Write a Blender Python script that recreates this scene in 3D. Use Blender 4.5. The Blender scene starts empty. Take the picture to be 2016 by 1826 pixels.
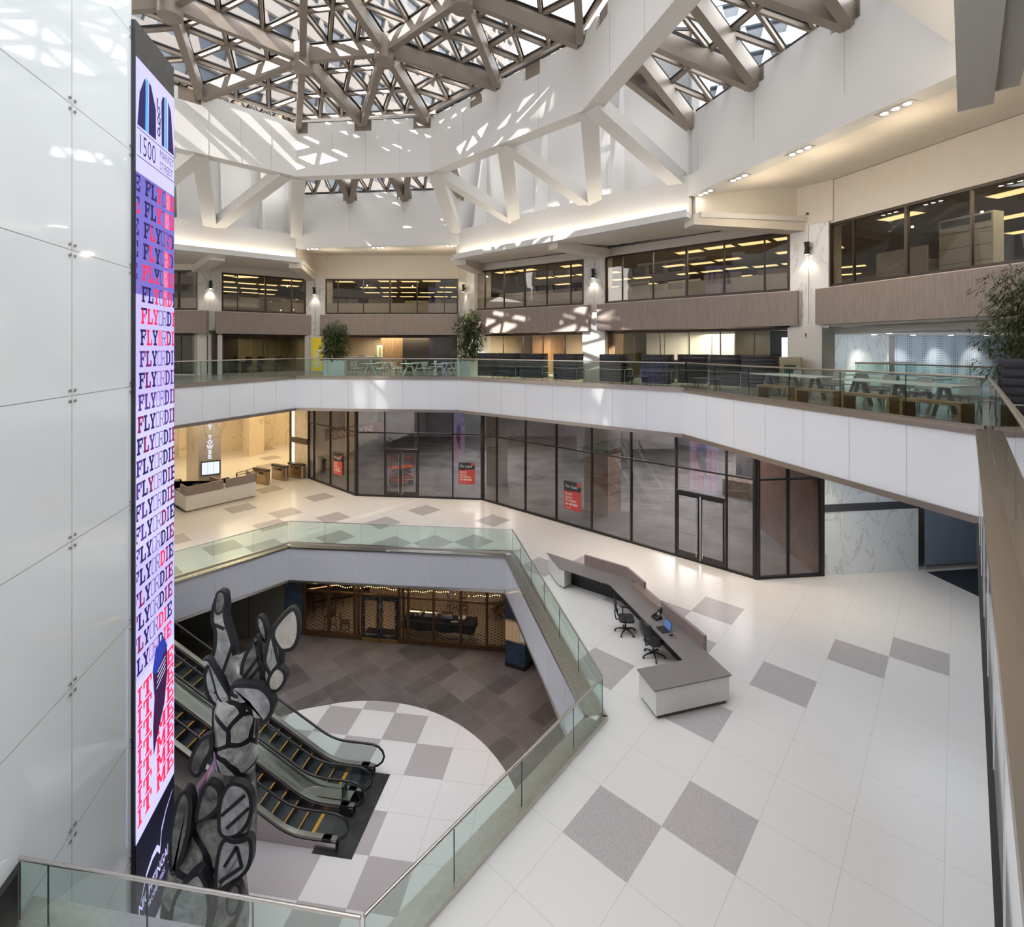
import bpy, bmesh, math, random
from mathutils import Vector, Matrix
from math import sin, cos, pi, radians
random.seed(7)
S = bpy.context.scene
COL = S.collection
# ---------------------------------------------------------------- camera
F, CX, CY, CZ = 987.38, 1008.0, 685.6, 9.1334
cam = bpy.data.cameras.new('camera'); co = bpy.data.objects.new('camera', cam); COL.objects.link(co)
co.location = (0, 0, CZ); co.rotation_euler = (pi/2, 0, 0)
cam.sensor_fit = 'HORIZONTAL'; cam.sensor_width = 36; cam.lens = 36*F/2016
cam.shift_x = 0; cam.shift_y = -(913-CY)/2016
cam.clip_start = .05; cam.clip_end = 600
S.camera = co
# ---------------------------------------------------------------- sky, sun, exposure
W = bpy.data.worlds.new('sky'); S.world = W; W.use_nodes = True
nt = W.node_tree; bg = nt.nodes['Background']
tc = nt.nodes.new('ShaderNodeTexCoord'); sp = nt.nodes.new('ShaderNodeSeparateXYZ'); cr = nt.nodes.new('ShaderNodeValToRGB')
nt.links.new(tc.outputs['Generated'], sp.inputs[0]); nt.links.new(sp.outputs['Z'], cr.inputs[0]); nt.links.new(cr.outputs[0], bg.inputs[0])
cr.color_ramp.elements[0].color = (1, .955, .90, 1); cr.color_ramp.elements[1].color = (.93, .94, .97, 1)
bg.inputs[1].default_value = 7.6
sl = bpy.data.lights.new('sun', 'SUN'); sl.energy = 21; sl.angle = radians(.6); sl.color = (1, .93, .84)
so = bpy.data.objects.new('sun', sl); COL.objects.link(so)
SUN = Vector((.6*cos(radians(38)), .8*cos(radians(38)), -sin(radians(38))))
so.rotation_euler = SUN.to_track_quat('-Z', 'Y').to_euler(); so.location = (-20, -30, 60)
S.view_settings.view_transform = 'Standard'; S.view_settings.look = 'None'; S.view_settings.gamma = 1
S.view_settings.use_curve_mapping = False
S.view_settings.exposure = 0.15
cy_ = S.cycles
cy_.max_bounces = 9; cy_.diffuse_bounces = 4; cy_.glossy_bounces = 4; cy_.transmission_bounces = 4; cy_.transparent_max_bounces = 24
cy_.sample_clamp_indirect = 6; cy_.caustics_reflective = False; cy_.caustics_refractive = False

ZL, ZM, ZU = -5.165, 0.0, 7.48
V2 = lambda a: Vector((a[0], a[1]))
def P(px, py, z=0.0):            # the point of the plane at height z that the photograph shows there
    Y = (CZ-z)*F/(py-CY); return Vector(((px-CX)*Y/F, Y, z))
def D(px, py, Y): return Vector(((px-CX)*Y/F, Y, CZ-(py-CY)*Y/F))
def L(px, a, b):                 # the point of the vertical plane a-b that the photograph shows at column px
    k = (px-CX)/F; ax, ay = a[0], a[1]; dx, dy = b[0]-a[0], b[1]-a[1]
    t = (k*ay-ax)/(dx-k*dy); return Vector((ax+t*dx, ay+t*dy))
def LZ(px, py, a, b):
    p = L(px, a, b); return Vector((p.x, p.y, CZ-(py-CY)*p.y/F))
def offs(poly, d):               # parallel polyline, d to the left of travel
    n = len(poly); o = []
    for i in range(n):
        p = V2(poly[i]); ns = []
        if i > 0: e = (p-V2(poly[i-1])).normalized(); ns.append(Vector((-e.y, e.x)))
        if i < n-1: e = (V2(poly[i+1])-p).normalized(); ns.append(Vector((-e.y, e.x)))
        if len(ns) == 1: o.append(p+ns[0]*d)
        else:
            m = (ns[0]+ns[1]).normalized(); o.append(p+m*(d/max(.3, m.dot(ns[0]))))
    return o
# ---------------------------------------------------------------- materials
MATS = {}
def nodes(name):
    m = bpy.data.materials.new(name); m.use_nodes = True; t = m.node_tree
    MATS[name] = m; return m, t, t.nodes['Principled BSDF']
def pb(b, col=None, r=None, me=None, sp=None):
    if col: b.inputs['Base Color'].default_value = (*col, 1)
    if r is not None: b.inputs['Roughness'].default_value = r
    if me is not None: b.inputs['Metallic'].default_value = me
    if sp is not None: b.inputs['Specular IOR Level'].default_value = sp
def mat(name, col, r=.5, me=0, sp=.5, noise=0, scale=5, em=None, es=0, stretch=None):
    if name in MATS: return MATS[name]
    m, t, b = nodes(name); pb(b, col, r, me, sp)
    if noise:
        g = t.nodes.new('ShaderNodeTexCoord'); mp = t.nodes.new('ShaderNodeMapping'); n = t.nodes.new('ShaderNodeTexNoise')
        mp.inputs['Scale'].default_value = stretch or (1, 1, 1)
        n.inputs['Scale'].default_value = scale; n.inputs['Detail'].default_value = 5
        c = t.nodes.new('ShaderNodeValToRGB')
        c.color_ramp.elements[0].position = .3; c.color_ramp.elements[1].position = .7
        c.color_ramp.elements[0].color = (*[max(0, v*(1-noise)) for v in col], 1)
        c.color_ramp.elements[1].color = (*[min(1, v*(1+noise)) for v in col], 1)
        t.links.new(g.outputs['Object'], mp.inputs[0]); t.links.new(mp.outputs[0], n.inputs[0])
        t.links.new(n.outputs[0], c.inputs[0]); t.links.new(c.outputs[0], b.inputs['Base Color'])
    if em: b.inputs['Emission Color'].default_value = (*em, 1); b.inputs['Emission Strength'].default_value = es
    return m
def emit(name, col, s):
    if name in MATS: return MATS[name]
    m, t, b = nodes(name); pb(b, (.0, .0, .0), .6, 0, .2)
    b.inputs['Emission Color'].default_value = (*col, 1); b.inputs['Emission Strength'].default_value = s
    return m
def glass(name, tint, ior=1.5, boost=1.0, rough=0.0, gl=(1, 1, 1)):
    if name in MATS: return MATS[name]
    m, t, b = nodes(name); t.nodes.remove(b); o = t.nodes['Material Output']
    tr = t.nodes.new('ShaderNodeBsdfTransparent'); tr.inputs[0].default_value = (*tint, 1)
    gs = t.nodes.new('ShaderNodeBsdfGlossy'); gs.inputs['Roughness'].default_value = rough; gs.inputs[0].default_value = (*gl, 1)
    fr = t.nodes.new('ShaderNodeFresnel'); fr.inputs[0].default_value = ior
    mu = t.nodes.new('ShaderNodeMath'); mu.operation = 'MULTIPLY'; mu.inputs[1].default_value = boost; mu.use_clamp = True
    mx = t.nodes.new('ShaderNodeMixShader')
    ge = t.nodes.new('ShaderNodeNewGeometry'); iv = t.nodes.new('ShaderNodeMath'); iv.operation = 'SUBTRACT'; iv.inputs[0].default_value = 1
    m2 = t.nodes.new('ShaderNodeMath'); m2.operation = 'MULTIPLY'
    t.links.new(ge.outputs['Backfacing'], iv.inputs[1]); t.links.new(fr.outputs[0], mu.inputs[0]); t.links.new(mu.outputs[0], m2.inputs[0]); t.links.new(iv.outputs[0], m2.inputs[1])
    t.links.new(m2.outputs[0], mx.inputs[0])
    t.links.new(tr.outputs[0], mx.inputs[1]); t.links.new(gs.outputs[0], mx.inputs[2]); t.links.new(mx.outputs[0], o.inputs[0])
    return m
def marble(name, base, vein, r=.25, scale=1.0, amt=.5):
    if name in MATS: return MATS[name]
    m, t, b = nodes(name); pb(b, base, r)
    g = t.nodes.new('ShaderNodeTexCoord'); mp = t.nodes.new('ShaderNodeMapping'); mp.inputs['Rotation'].default_value = (.5, .6, .4)
    mp.inputs['Scale'].default_value = (scale, scale, scale*.45)
    n = t.nodes.new('ShaderNodeTexNoise'); n.inputs['Scale'].default_value = .9; n.inputs['Detail'].default_value = 7; n.inputs['Distortion'].default_value = 1.2
    sb = t.nodes.new('ShaderNodeMath'); sb.operation = 'SUBTRACT'; sb.inputs[1].default_value = .5
    ab = t.nodes.new('ShaderNodeMath'); ab.operation = 'ABSOLUTE'
    c = t.nodes.new('ShaderNodeValToRGB'); c.color_ramp.elements[0].position = 0; c.color_ramp.elements[1].position = .022
    mix = [vein[i]*amt+base[i]*(1-amt) for i in range(3)]
    c.color_ramp.elements[0].color = (*mix, 1); c.color_ramp.elements[1].color = (*base, 1)
    t.links.new(g.outputs['Object'], mp.inputs[0]); t.links.new(mp.outputs[0], n.inputs[0]); t.links.new(n.outputs[0], sb.inputs[0])
    t.links.new(sb.outputs[0], ab.inputs[0]); t.links.new(ab.outputs[0], c.inputs[0]); t.links.new(c.outputs[0], b.inputs['Base Color'])
    return m
def tiles(name, ox, oy, ang, size, base, joint, r=.25, spec=0, jw=.006, vary=0, sizey=None):
    """stone floor: joints on a square lattice, a fine speckle; vary gives each slab its own tone"""
    m, t, b = nodes(name); pb(b, base, r)
    N, K = t.nodes, t.links
    g = N.new('ShaderNodeTexCoord'); mp = N.new('ShaderNodeMapping'); mp.vector_type = 'TEXTURE'
    mp.inputs['Location'].default_value = (ox, oy, 0); mp.inputs['Rotation'].default_value = (0, 0, ang)
    mp.inputs['Scale'].default_value = (size, sizey or size, 1)
    K.new(g.outputs['Object'], mp.inputs[0])
    s = N.new('ShaderNodeSeparateXYZ'); K.new(mp.outputs[0], s.inputs[0])
    def M(op, a, v=None, c=False):
        x = N.new('ShaderNodeMath'); x.operation = op; x.use_clamp = c
        K.new(a, x.inputs[0])
        if v is not None:
            if isinstance(v, (int, float)): x.inputs[1].default_value = v
            else: K.new(v, x.inputs[1])
        return x.outputs[0]
    gap = []
    for k in (0, 1):
        fr = M('FRACT', s.outputs[k]); d = M('ABSOLUTE', M('SUBTRACT', fr, .5)); gap.append(M('GREATER_THAN', d, .5-jw/size))
    gm = M('MAXIMUM', gap[0], gap[1])
    base_out = None
    rn = N.new('ShaderNodeTexNoise'); rn.inputs['Scale'].default_value = 90; rn.inputs['Detail'].default_value = 2; K.new(g.outputs['Object'], rn.inputs[0])
    c1 = N.new('ShaderNodeValToRGB'); c1.color_ramp.elements[0].position = .35; c1.color_ramp.elements[1].position = .65
    c1.color_ramp.elements[0].color = (*[v*(1-spec) for v in base], 1); c1.color_ramp.elements[1].color = (*[min(1, v*(1+spec)) for v in base], 1)
    K.new(rn.outputs[0], c1.inputs[0]); base_out = c1.outputs[0]
    if vary:
        fl = N.new('ShaderNodeVectorMath'); fl.operation = 'FLOOR'; K.new(mp.outputs[0], fl.inputs[0])
        wn = N.new('ShaderNodeTexWhiteNoise'); wn.noise_dimensions = '2D'; K.new(fl.outputs[0], wn.inputs[0])
        big = N.new('ShaderNodeTexNoise'); big.inputs['Scale'].default_value = 2.2; big.inputs['Detail'].default_value = 6; K.new(g.outputs['Object'], big.inputs[0])
        ad = M('ADD', M('MULTIPLY', wn.outputs[0], vary), M('MULTIPLY', big.outputs[0], vary*.8))
        mu = M('ADD', ad, 1-vary*.9)
        sc = N.new('ShaderNodeVectorMath'); sc.operation = 'SCALE'; K.new(base_out, sc.inputs[0]); K.new(mu, sc.inputs['Scale']); base_out = sc.outputs[0]
    mx = N.new('ShaderNodeMix'); mx.data_type = 'RGBA'; K.new(gm, mx.inputs['Factor']); K.new(base_out, mx.inputs['A'])
    mx.inputs['B'].default_value = (*joint, 1); K.new(mx.outputs['Result'], b.inputs['Base Color'])
    return m
TH = -.7265; TX, TY, TS = 6.44409, 13.609215, 1.35
white = mat('white_paint', (.74, .725, .70), .55)
cream = mat('cream_plaster', (.80, .74, .66), .6, noise=.02, scale=3)
white_glass = mat('white_back_painted_glass', (.90, .925, .97), .06, noise=.01, scale=.6)
tower_glass = mat('white_tower_glass', (.92, .975, 1.0), .05)
fascia_glass = mat('grey_white_glass', (.66, .68, .74), .08)
steel = mat('brushed_steel', (.58, .55, .52), .28, 1, noise=.08, scale=8, stretch=(1, 1, 14))
bronze = mat('bronze_metal', (.42, .37, .33), .35, .9)
mirror = mat('polished_steel', (.70, .68, .66), .04, 1)
dark_metal = mat('dark_bronze_frame', (.035, .032, .032), .4, .5)
win_frame = mat('window_bronze', (.075, .06, .052), .4, .5)
truss = mat('taupe_painted_steel', (.27, .225, .185), .42, .15)
joint_black = mat('black_joint', (.02, .02, .02), .7)
seam = mat('grey_seam', (.52, .53, .55), .6)
rail_glass = glass('green_rail_glass', (.85, .925, .895), 1.5, 1.0)
rail_edge = mat('glass_edge', (.012, .03, .028), .3)
pane_store = glass('tinted_store_glass', (.76, .73, .72), 1.95, 1.0, gl=(.95, .93, .95))
pane_office = glass('office_glass', (.78, .75, .70), 1.5, 1.25)
pane_clear = glass('clear_glass', (.93, .94, .93), 1.5, 1.0)
pane_roof = glass('skylight_glass', (.86, .88, .90), 1.45, .6)
frosted = mat('frosted_film', (.80, .82, .80), .35)
marble_w = marble('white_marble', (.80, .79, .775), (.42, .37, .33), .22, 1.0, .55)
marble_c = marble('cool_marble', (.76, .79, .80), (.48, .46, .44), .2, 1.0, .6)
marble_y = marble('warm_marble', (.72, .62, .48), (.42, .31, .20), .2, 1.0, .6)
wood_band = mat('grey_brown_laminate', (.345, .285, .255), .5, noise=.16, scale=6, stretch=(5, 5, .25))
wood_warm = mat('oak_veneer', (.30, .18, .09), .45, noise=.3, scale=5, stretch=(4, 4, .3))
carpet = mat('dark_carpet', (.05, .05, .055), .9, noise=.2, scale=20)
black = mat('black_plastic', (.012, .012, .013), .45)
black_fab = mat('charcoal_fabric', (.035, .034, .040), .85, noise=.15, scale=40)
pale = mat('pale_green_white', (.66, .72, .70), .4)
floor_w = tiles('white_terrazzo', TX, TY, TH, TS, (.70, .67, .64), (.56, .54, .515), .22, .05, .006)
floor_g = tiles('grey_terrazzo', TX, TY, TH, TS, (.43, .395, .385), (.43, .395, .385), .26, .22, .001)
LX, LY, LT = -4.58, 19.65, radians(-8.3)
low_w = tiles('white_terrazzo_lower', LX, LY, LT, TS, (.68, .655, .64), (.5, .49, .48), .3, .05, .008)
low_g = tiles('grey_terrazzo_lower', LX, LY, LT, TS, (.41, .375, .37), (.41, .375, .37), .3, .2, .001)
slate = tiles('dark_slate_tile', 0, 20, radians(45.5), 1.22, (.125, .108, .105), (.20, .185, .175), .42, .2, .006, vary=.75, sizey=.81)
up_floor = tiles('upper_concrete_floor', 0, 0, TH, 1.35, (.36, .335, .31), (.2, .2, .2), .2, .1, .006)
concrete = mat('bare_concrete', (.17, .165, .16), .55, noise=.35, scale=.7)
# ---------------------------------------------------------------- mesh helpers
class MB:
    def __init__(s): s.v = []; s.f = []; s.m = []; s.mats = []; s.sm = []
    def mi(s, m):
        if m not in s.mats: s.mats.append(m)
        return s.mats.index(m)
    def face(s, pts, m, smooth=False):
        b = len(s.v); s.v += [tuple(p) for p in pts]; s.f.append(tuple(range(b, b+len(pts)))); s.m.append(s.mi(m)); s.sm.append(smooth)
    def raw(s, vs, fs, m, smooth=False):
        b = len(s.v); s.v += [tuple(p) for p in vs]; k = s.mi(m)
        for f in fs: s.f.append(tuple(i+b for i in f)); s.m.append(k); s.sm.append(smooth)
    def hexa(s, a, m, side=None):       # 8 points: bottom 4, top 4
        s.raw(a, [(3, 2, 1, 0), (4, 5, 6, 7)], m)
        s.raw(a, [(0, 1, 5, 4), (1, 2, 6, 5), (2, 3, 7, 6), (3, 0, 4, 7)], side or m)
    def box(s, c, d, m, rz=0, tilt=None):
        x, y, z = d[0]/2, d[1]/2, d[2]/2; R = Matrix.Rotation(rz, 3, 'Z')
        if tilt is not None: R = R @ tilt
        a = [Vector(c)+R@Vector(p) for p in ((-x, -y, -z), (x, -y, -z), (x, y, -z), (-x, y, -z), (-x, -y, z), (x, -y, z), (x, y, z), (-x, y, z))]
        s.hexa(a, m)
    def prism(s, poly, z0, z1, m, side=None, bot=None):
        n = len(poly)
        ar = sum(poly[i][0]*poly[(i+1) % n][1]-poly[(i+1) % n][0]*poly[i][1] for i in range(n))
        if ar < 0: poly = poly[::-1]
        lo = [(p[0], p[1], z0) for p in poly]; hi = [(p[0], p[1], z1) for p in poly]
        s.face(hi, m); s.face(lo[::-1], bot or m)
        for i in range(n): j = (i+1) % n; s.face([lo[i], lo[j], hi[j], hi[i]], side or m)
    def wall(s, a, b, z0, z1, t, m, side=None):   # slab standing on a-b, thickness t to the left of travel
        a, b = V2(a), V2(b); e = (b-a).normalized(); n = Vector((-e.y, e.x))*t
        q = [a, b, b+n, a+n]
        s.hexa([(*p, z0) for p in q]+[(*p, z1) for p in q], m, side)
    def beam(s, a, b, w, h, m, up=(0, 0, 1), hang=0):   # bar a-b, w wide, h deep; hang 1 puts a-b on its top face
        a, b = Vector(a), Vector(b); e = (b-a).normalized(); u = Vector(up); x = e.cross(u)
        if x.length < 1e-4: x = e.cross(Vector((1, 0, 0)))
        x.normalize(); z = x.cross(e).normalized()
        o = z*(-h/2*hang); q = []
        for p in (a, b):
            for i, j in ((-1, -1), (1, -1), (1, 1), (-1, 1)): q.append(p+o+x*(i*w/2)+z*(j*h/2))
        s.raw(q, [(0, 3, 2, 1), (4, 5, 6, 7), (0, 1, 5, 4), (1, 2, 6, 5), (2, 3, 7, 6), (3, 0, 4, 7)], m)
    def tube(s, pts, r, m, n=8, cap=True, rs=None):
        pts = [Vector(p) for p in pts]; k = len(pts); rings = []; x = None
        for i in range(k):
            d = ((pts[min(i+1, k-1)]-pts[i]).normalized()+(pts[i]-pts[max(i-1, 0)]).normalized()).normalized()
            if x is None:
                x = d.orthogonal().normalized()
            x = (x-d*x.dot(d)).normalized(); y = d.cross(x); rr = rs[i] if rs else r
            rings.append([pts[i]+(x*cos(2*pi*j/n)+y*sin(2*pi*j/n))*rr for j in range(n)])
        vs = [p for q in rings for p in q]
        fs = [(i*n+j, i*n+(j+1) % n, (i+1)*n+(j+1) % n, (i+1)*n+j) for i in range(k-1) for j in range(n)]
        s.raw(vs, fs, m, True)
        if cap: s.face(rings[0][::-1], m); s.face(rings[-1], m)
    def cyl(s, c, r, h, m, n=16, r2=None):
        c = Vector(c); r2 = r if r2 is None else r2
        a = [c+Vector((r*cos(2*pi*j/n), r*sin(2*pi*j/n), 0)) for j in range(n)]
        b = [c+Vector((r2*cos(2*pi*j/n), r2*sin(2*pi*j/n), h)) for j in range(n)]
        s.raw(a+b, [(j, (j+1) % n, n+(j+1) % n, n+j) for j in range(n)], m, True); s.face(a[::-1], m); s.face(b, m)
    def build(s, name, parent=None, loc=None, bev=0):
        me = bpy.data.meshes.new(name); me.from_pydata(s.v, [], s.f)
        for m in s.mats: me.materials.append(m)
        me.polygons.foreach_set('material_index', s.m); me.polygons.foreach_set('use_smooth', s.sm); me.update()
        o = bpy.data.objects.new(name, me); COL.objects.link(o)
        if parent: o.parent = parent
        if loc: o.location = loc
        if bev:
            bm = bmesh.new(); bm.from_mesh(me); bmesh.ops.remove_doubles(bm, verts=bm.verts, dist=1e-5); bm.to_mesh(me); bm.free()
            md = o.modifiers.new('bevel', 'BEVEL'); md.width = bev; md.segments = 2; md.limit_method = 'ANGLE'
        return o
def tag(o, label=None, cat=None, group=None, kind=None):
    if label: o['label'] = label
    if cat: o['category'] = cat
    if group: o['group'] = group
    if kind: o['kind'] = kind
    return o
def struct(o, label=None): return tag(o, label, kind='structure')
def thing(name, label, cat, loc=(0, 0, 0), rz=0, group=None):
    o = bpy.data.objects.new(name, None); COL.objects.link(o); o.location = loc; o.rotation_euler = (0, 0, rz); o.empty_display_size = .1
    return tag(o, label, cat, group)
def dup(root, loc, rz=None, label=None, group=None, sc=None):
    r = root.copy(); COL.objects.link(r); r.location = loc
    if rz is not None: r.rotation_euler = (0, 0, rz)
    if sc: r.scale = (sc, sc, sc)
    if label: r['label'] = label
    if group: r['group'] = group
    for ch in list(root.children):
        c = ch.copy(); COL.objects.link(c); c.parent = r
        for g in list(ch.children):
            d = g.copy(); COL.objects.link(d); d.parent = c
    return r
def lamp(kind, loc, energy, col=(1, .86, .68), size=.5, aim=None, spot=1.2, sy=None):
    l = bpy.data.lights.new(kind.lower()+'_lamp', kind); l.energy = energy; l.color = col
    if kind == 'AREA':
        l.size = size
        if sy: l.shape = 'RECTANGLE'; l.size_y = sy
    elif kind == 'SPOT': l.spot_size = spot; l.spot_blend = .8; l.shadow_soft_size = size
    else: l.shadow_soft_size = size
    o = bpy.data.objects.new(l.name, l); COL.objects.link(o); o.location = loc
    if aim is not None: o.rotation_euler = (Vector(aim)-Vector(loc)).to_track_quat('-Z', 'Y').to_euler()
    return o
_fonts = {}
def textmesh(mb, txt, m, fn, size=1.0, align='LEFT', z=0.0, bold=0.0, sx=1.0):
    """writes txt in the plane (u right, w up); fn(u, w) gives the world point"""
    cu = bpy.data.curves.new('t', 'FONT'); cu.body = txt; cu.size = size; cu.align_x = align; cu.offset = bold; cu.resolution_u = 2
    o = bpy.data.objects.new('t', cu); COL.objects.link(o)
    dg = bpy.context.evaluated_depsgraph_get(); me = bpy.data.meshes.new_from_object(o.evaluated_get(dg))
    vs = [fn(v.co.x*sx, v.co.y) for v in me.vertices]; mb.raw(vs, [tuple(p.vertices) for p in me.polygons], m)
    bpy.data.objects.remove(o); bpy.data.curves.remove(cu); bpy.data.meshes.remove(me)
# ================================================================ plan
U = [Vector(p) for p in ((-18.2, 13.8), (-14.95, 22.0), (-12.35, 28.6), (-2.97, 27.7), (6.86, 19.95), (9.50, 10.15), (-2.43, -3.0))]     # balcony slab edge
R = [Vector(p) for p in ((-24.4, 18.9), (-17.3, 25.3), (-12.62, 29.25), (-2.96, 28.2), (6.78, 19.25), (9.62, 10.2), (-2.3, -3.0))]    # outer roof ring
RI = [Vector(p) for p in ((-18.2, 16.3), (-14.0, 20.5), (-10.36, 24.15), (-3.81, 23.5), (2.43, 17.5), (4.5, 9.4), (-3.0, 1.2))]       # inner roof ring
ME = [Vector(p) for p in ((-15.5, 16.9), (-13.3, 19.55), (-10.29, 23.1), (-.27, 22.08), (1.89, 12.41), (-2.25, 7.45), (-8.05, 8.28))] # edge of the opening in the main floor
MG = offs(ME, .32); MG[-1] = Vector((-7.83, 7.95))
# ---------------------------------------------------------------- floors
def inlay(mb, cells, ox, oy, a, z, m):
    for i, j in cells:
        q = [(i, j), (i+1, j), (i+1, j+1), (i, j+1)]
        mb.face([(ox+TS*(cos(a)*u-sin(a)*v), oy+TS*(sin(a)*u+cos(a)*v), z) for u, v in q], m)
b = MB()
hb = [(p.x, p.y) for p in ME]
right = [(-10.29, 60), hb[2], hb[3], hb[4], hb[5], (-2.25, -12), (40, -12), (40, 60)]
left = [(-10.29, 60), (-45, 60), (-45, -12), (-2.25, -12), hb[5], hb[6], (-15.5, 8.9), hb[0], hb[1], hb[2]]
for q in (right, left): b.prism(q, -1.45, 0, floor_w, side=concrete, bot=concrete)
grey = [(0, 0), (1, 2), (2, 3), (0, -4), (-1, -5), (-1, -2), (-3, -2), (-2, 2), (-10, 1), (-11, 3), (-14, 2), (-14, -2), (-19, 0), (-18, -2), (-20, -3), (-17, -3), (-18, -6), (-16, -5),
        (-15, -4), (-22, -1), (-16, -1), (-14, 0), (-12, -1), (-11, 0), (-7, 1), (-6, 2), (-4, 1), (-3, 1), (-2, 0), (-29, 2), (-32, 3), (-20, -6), (-15, -7), (4, 1), (-27, 1), (3, -6), (2, -8), (5, -3)]
inlay(b, grey, TX, TY, TH, .003, floor_g)
struct(b.build('floor'), 'white terrazzo main floor with scattered grey squares')
b = MB(); b.prism([(-30, 2), (14, 2), (14, 42), (-30, 42)], ZL-.3, ZL, slate)
cc = Vector((-5.84, 13.94)); rr = 6.37
b.prism([(cc.x+rr*cos(2*pi*k/96), cc.y+rr*sin(2*pi*k/96)) for k in range(96)], ZL-.1, ZL+.006, low_w)
def clipcell(i, j):
    pts = []; n = 12
    for e in range(4):
        for t in range(n):
            u, v = [(i+t/n, j), (i+1, j+t/n), (i+1-t/n, j+1), (i, j+1-t/n)][e]
            p = Vector((LX+TS*(cos(LT)*u-sin(LT)*v), LY+TS*(sin(LT)*u+cos(LT)*v))); d = p-cc
            if d.length > rr: p = cc+d.normalized()*rr
            pts.append(p)
    return pts
for i, j in [(-2, -1), (-1, 0), (0, -1), (1, -2), (-1, -2), (-3, -2), (0, -4), (1, -5), (0, -6), (-2, -5), (-1, -5), (2, -6), (-3, 0), (-4, -1), (1, -7), (3, -7), (-2, -7)]:
    q = clipcell(i, j)
    b.face([(p.x, p.y, ZL+.009) for p in q], low_g)
struct(b.build('floor'), 'dark slate floor of the lower level with a pale round terrazzo field')
b = MB()
deck = [tuple(p) for p in U]+[(-2.43, -12), (40, -12), (40, 60), (-45, 60), (-45, 13.8)]
b.prism(deck, 5.62, ZU, up_floor, side=concrete, bot=white)
struct(b.build('floor'), 'concrete floor of the upper gallery')
# ---------------------------------------------------------------- balcony fascia and coping
def fascia(poly, z0, z1, ztop, mglass, bandm, step, name, lab, botband=.15, seams=True):
    bm0, bb0 = bandm, botband
    for i in range(len(poly)-1):
        botband, lowm = (bb0, bm0) if not (name == 'wall_balcony' and i == 5) else (.025, joint_black)
        a, c = poly[i], poly[i+1]; e = (c-a); ln = e.length; e = e/ln
        b = MB(); b.wall(a, c, z0+botband, z1, -.05, mglass)
        n = max(1, round(ln/step))
        o = struct(b.build(name), lab)
        b = MB(); b.wall(a-e*.02, c+e*.02, z0, z0+botband, -.09, lowm); b.build('metal_band', o)
        b = MB(); q = Vector((e.y, -e.x))
        b.wall(a-e*.03, c+e*.03, z1, ztop, -.09, bandm)
        b.wall(a, c, ztop-.03, ztop+.012, .30 if name == 'wall_pit' else .16, bandm); b.build('coping', o)
        if seams:
            b = MB()
            for k in range(1, n):
                p = a+e*(ln*k/n); b.box((*(p+q*.052), (z0+botband+z1)/2), (.012, .006, z1-z0-botband), seam, math.atan2(e.y, e.x))
            b.build('panel_joint', o)
fascia(U, 5.57, 7.37, 7.48, white_glass, bronze, 1.55, 'wall_balcony', 'white glass balcony fascia with bronze edges')
fascia(ME, -1.62, -.07, .0, fascia_glass, steel, 1.65, 'wall_pit', 'pale grey glass fascia round the opening in the main floor', .1)
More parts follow.
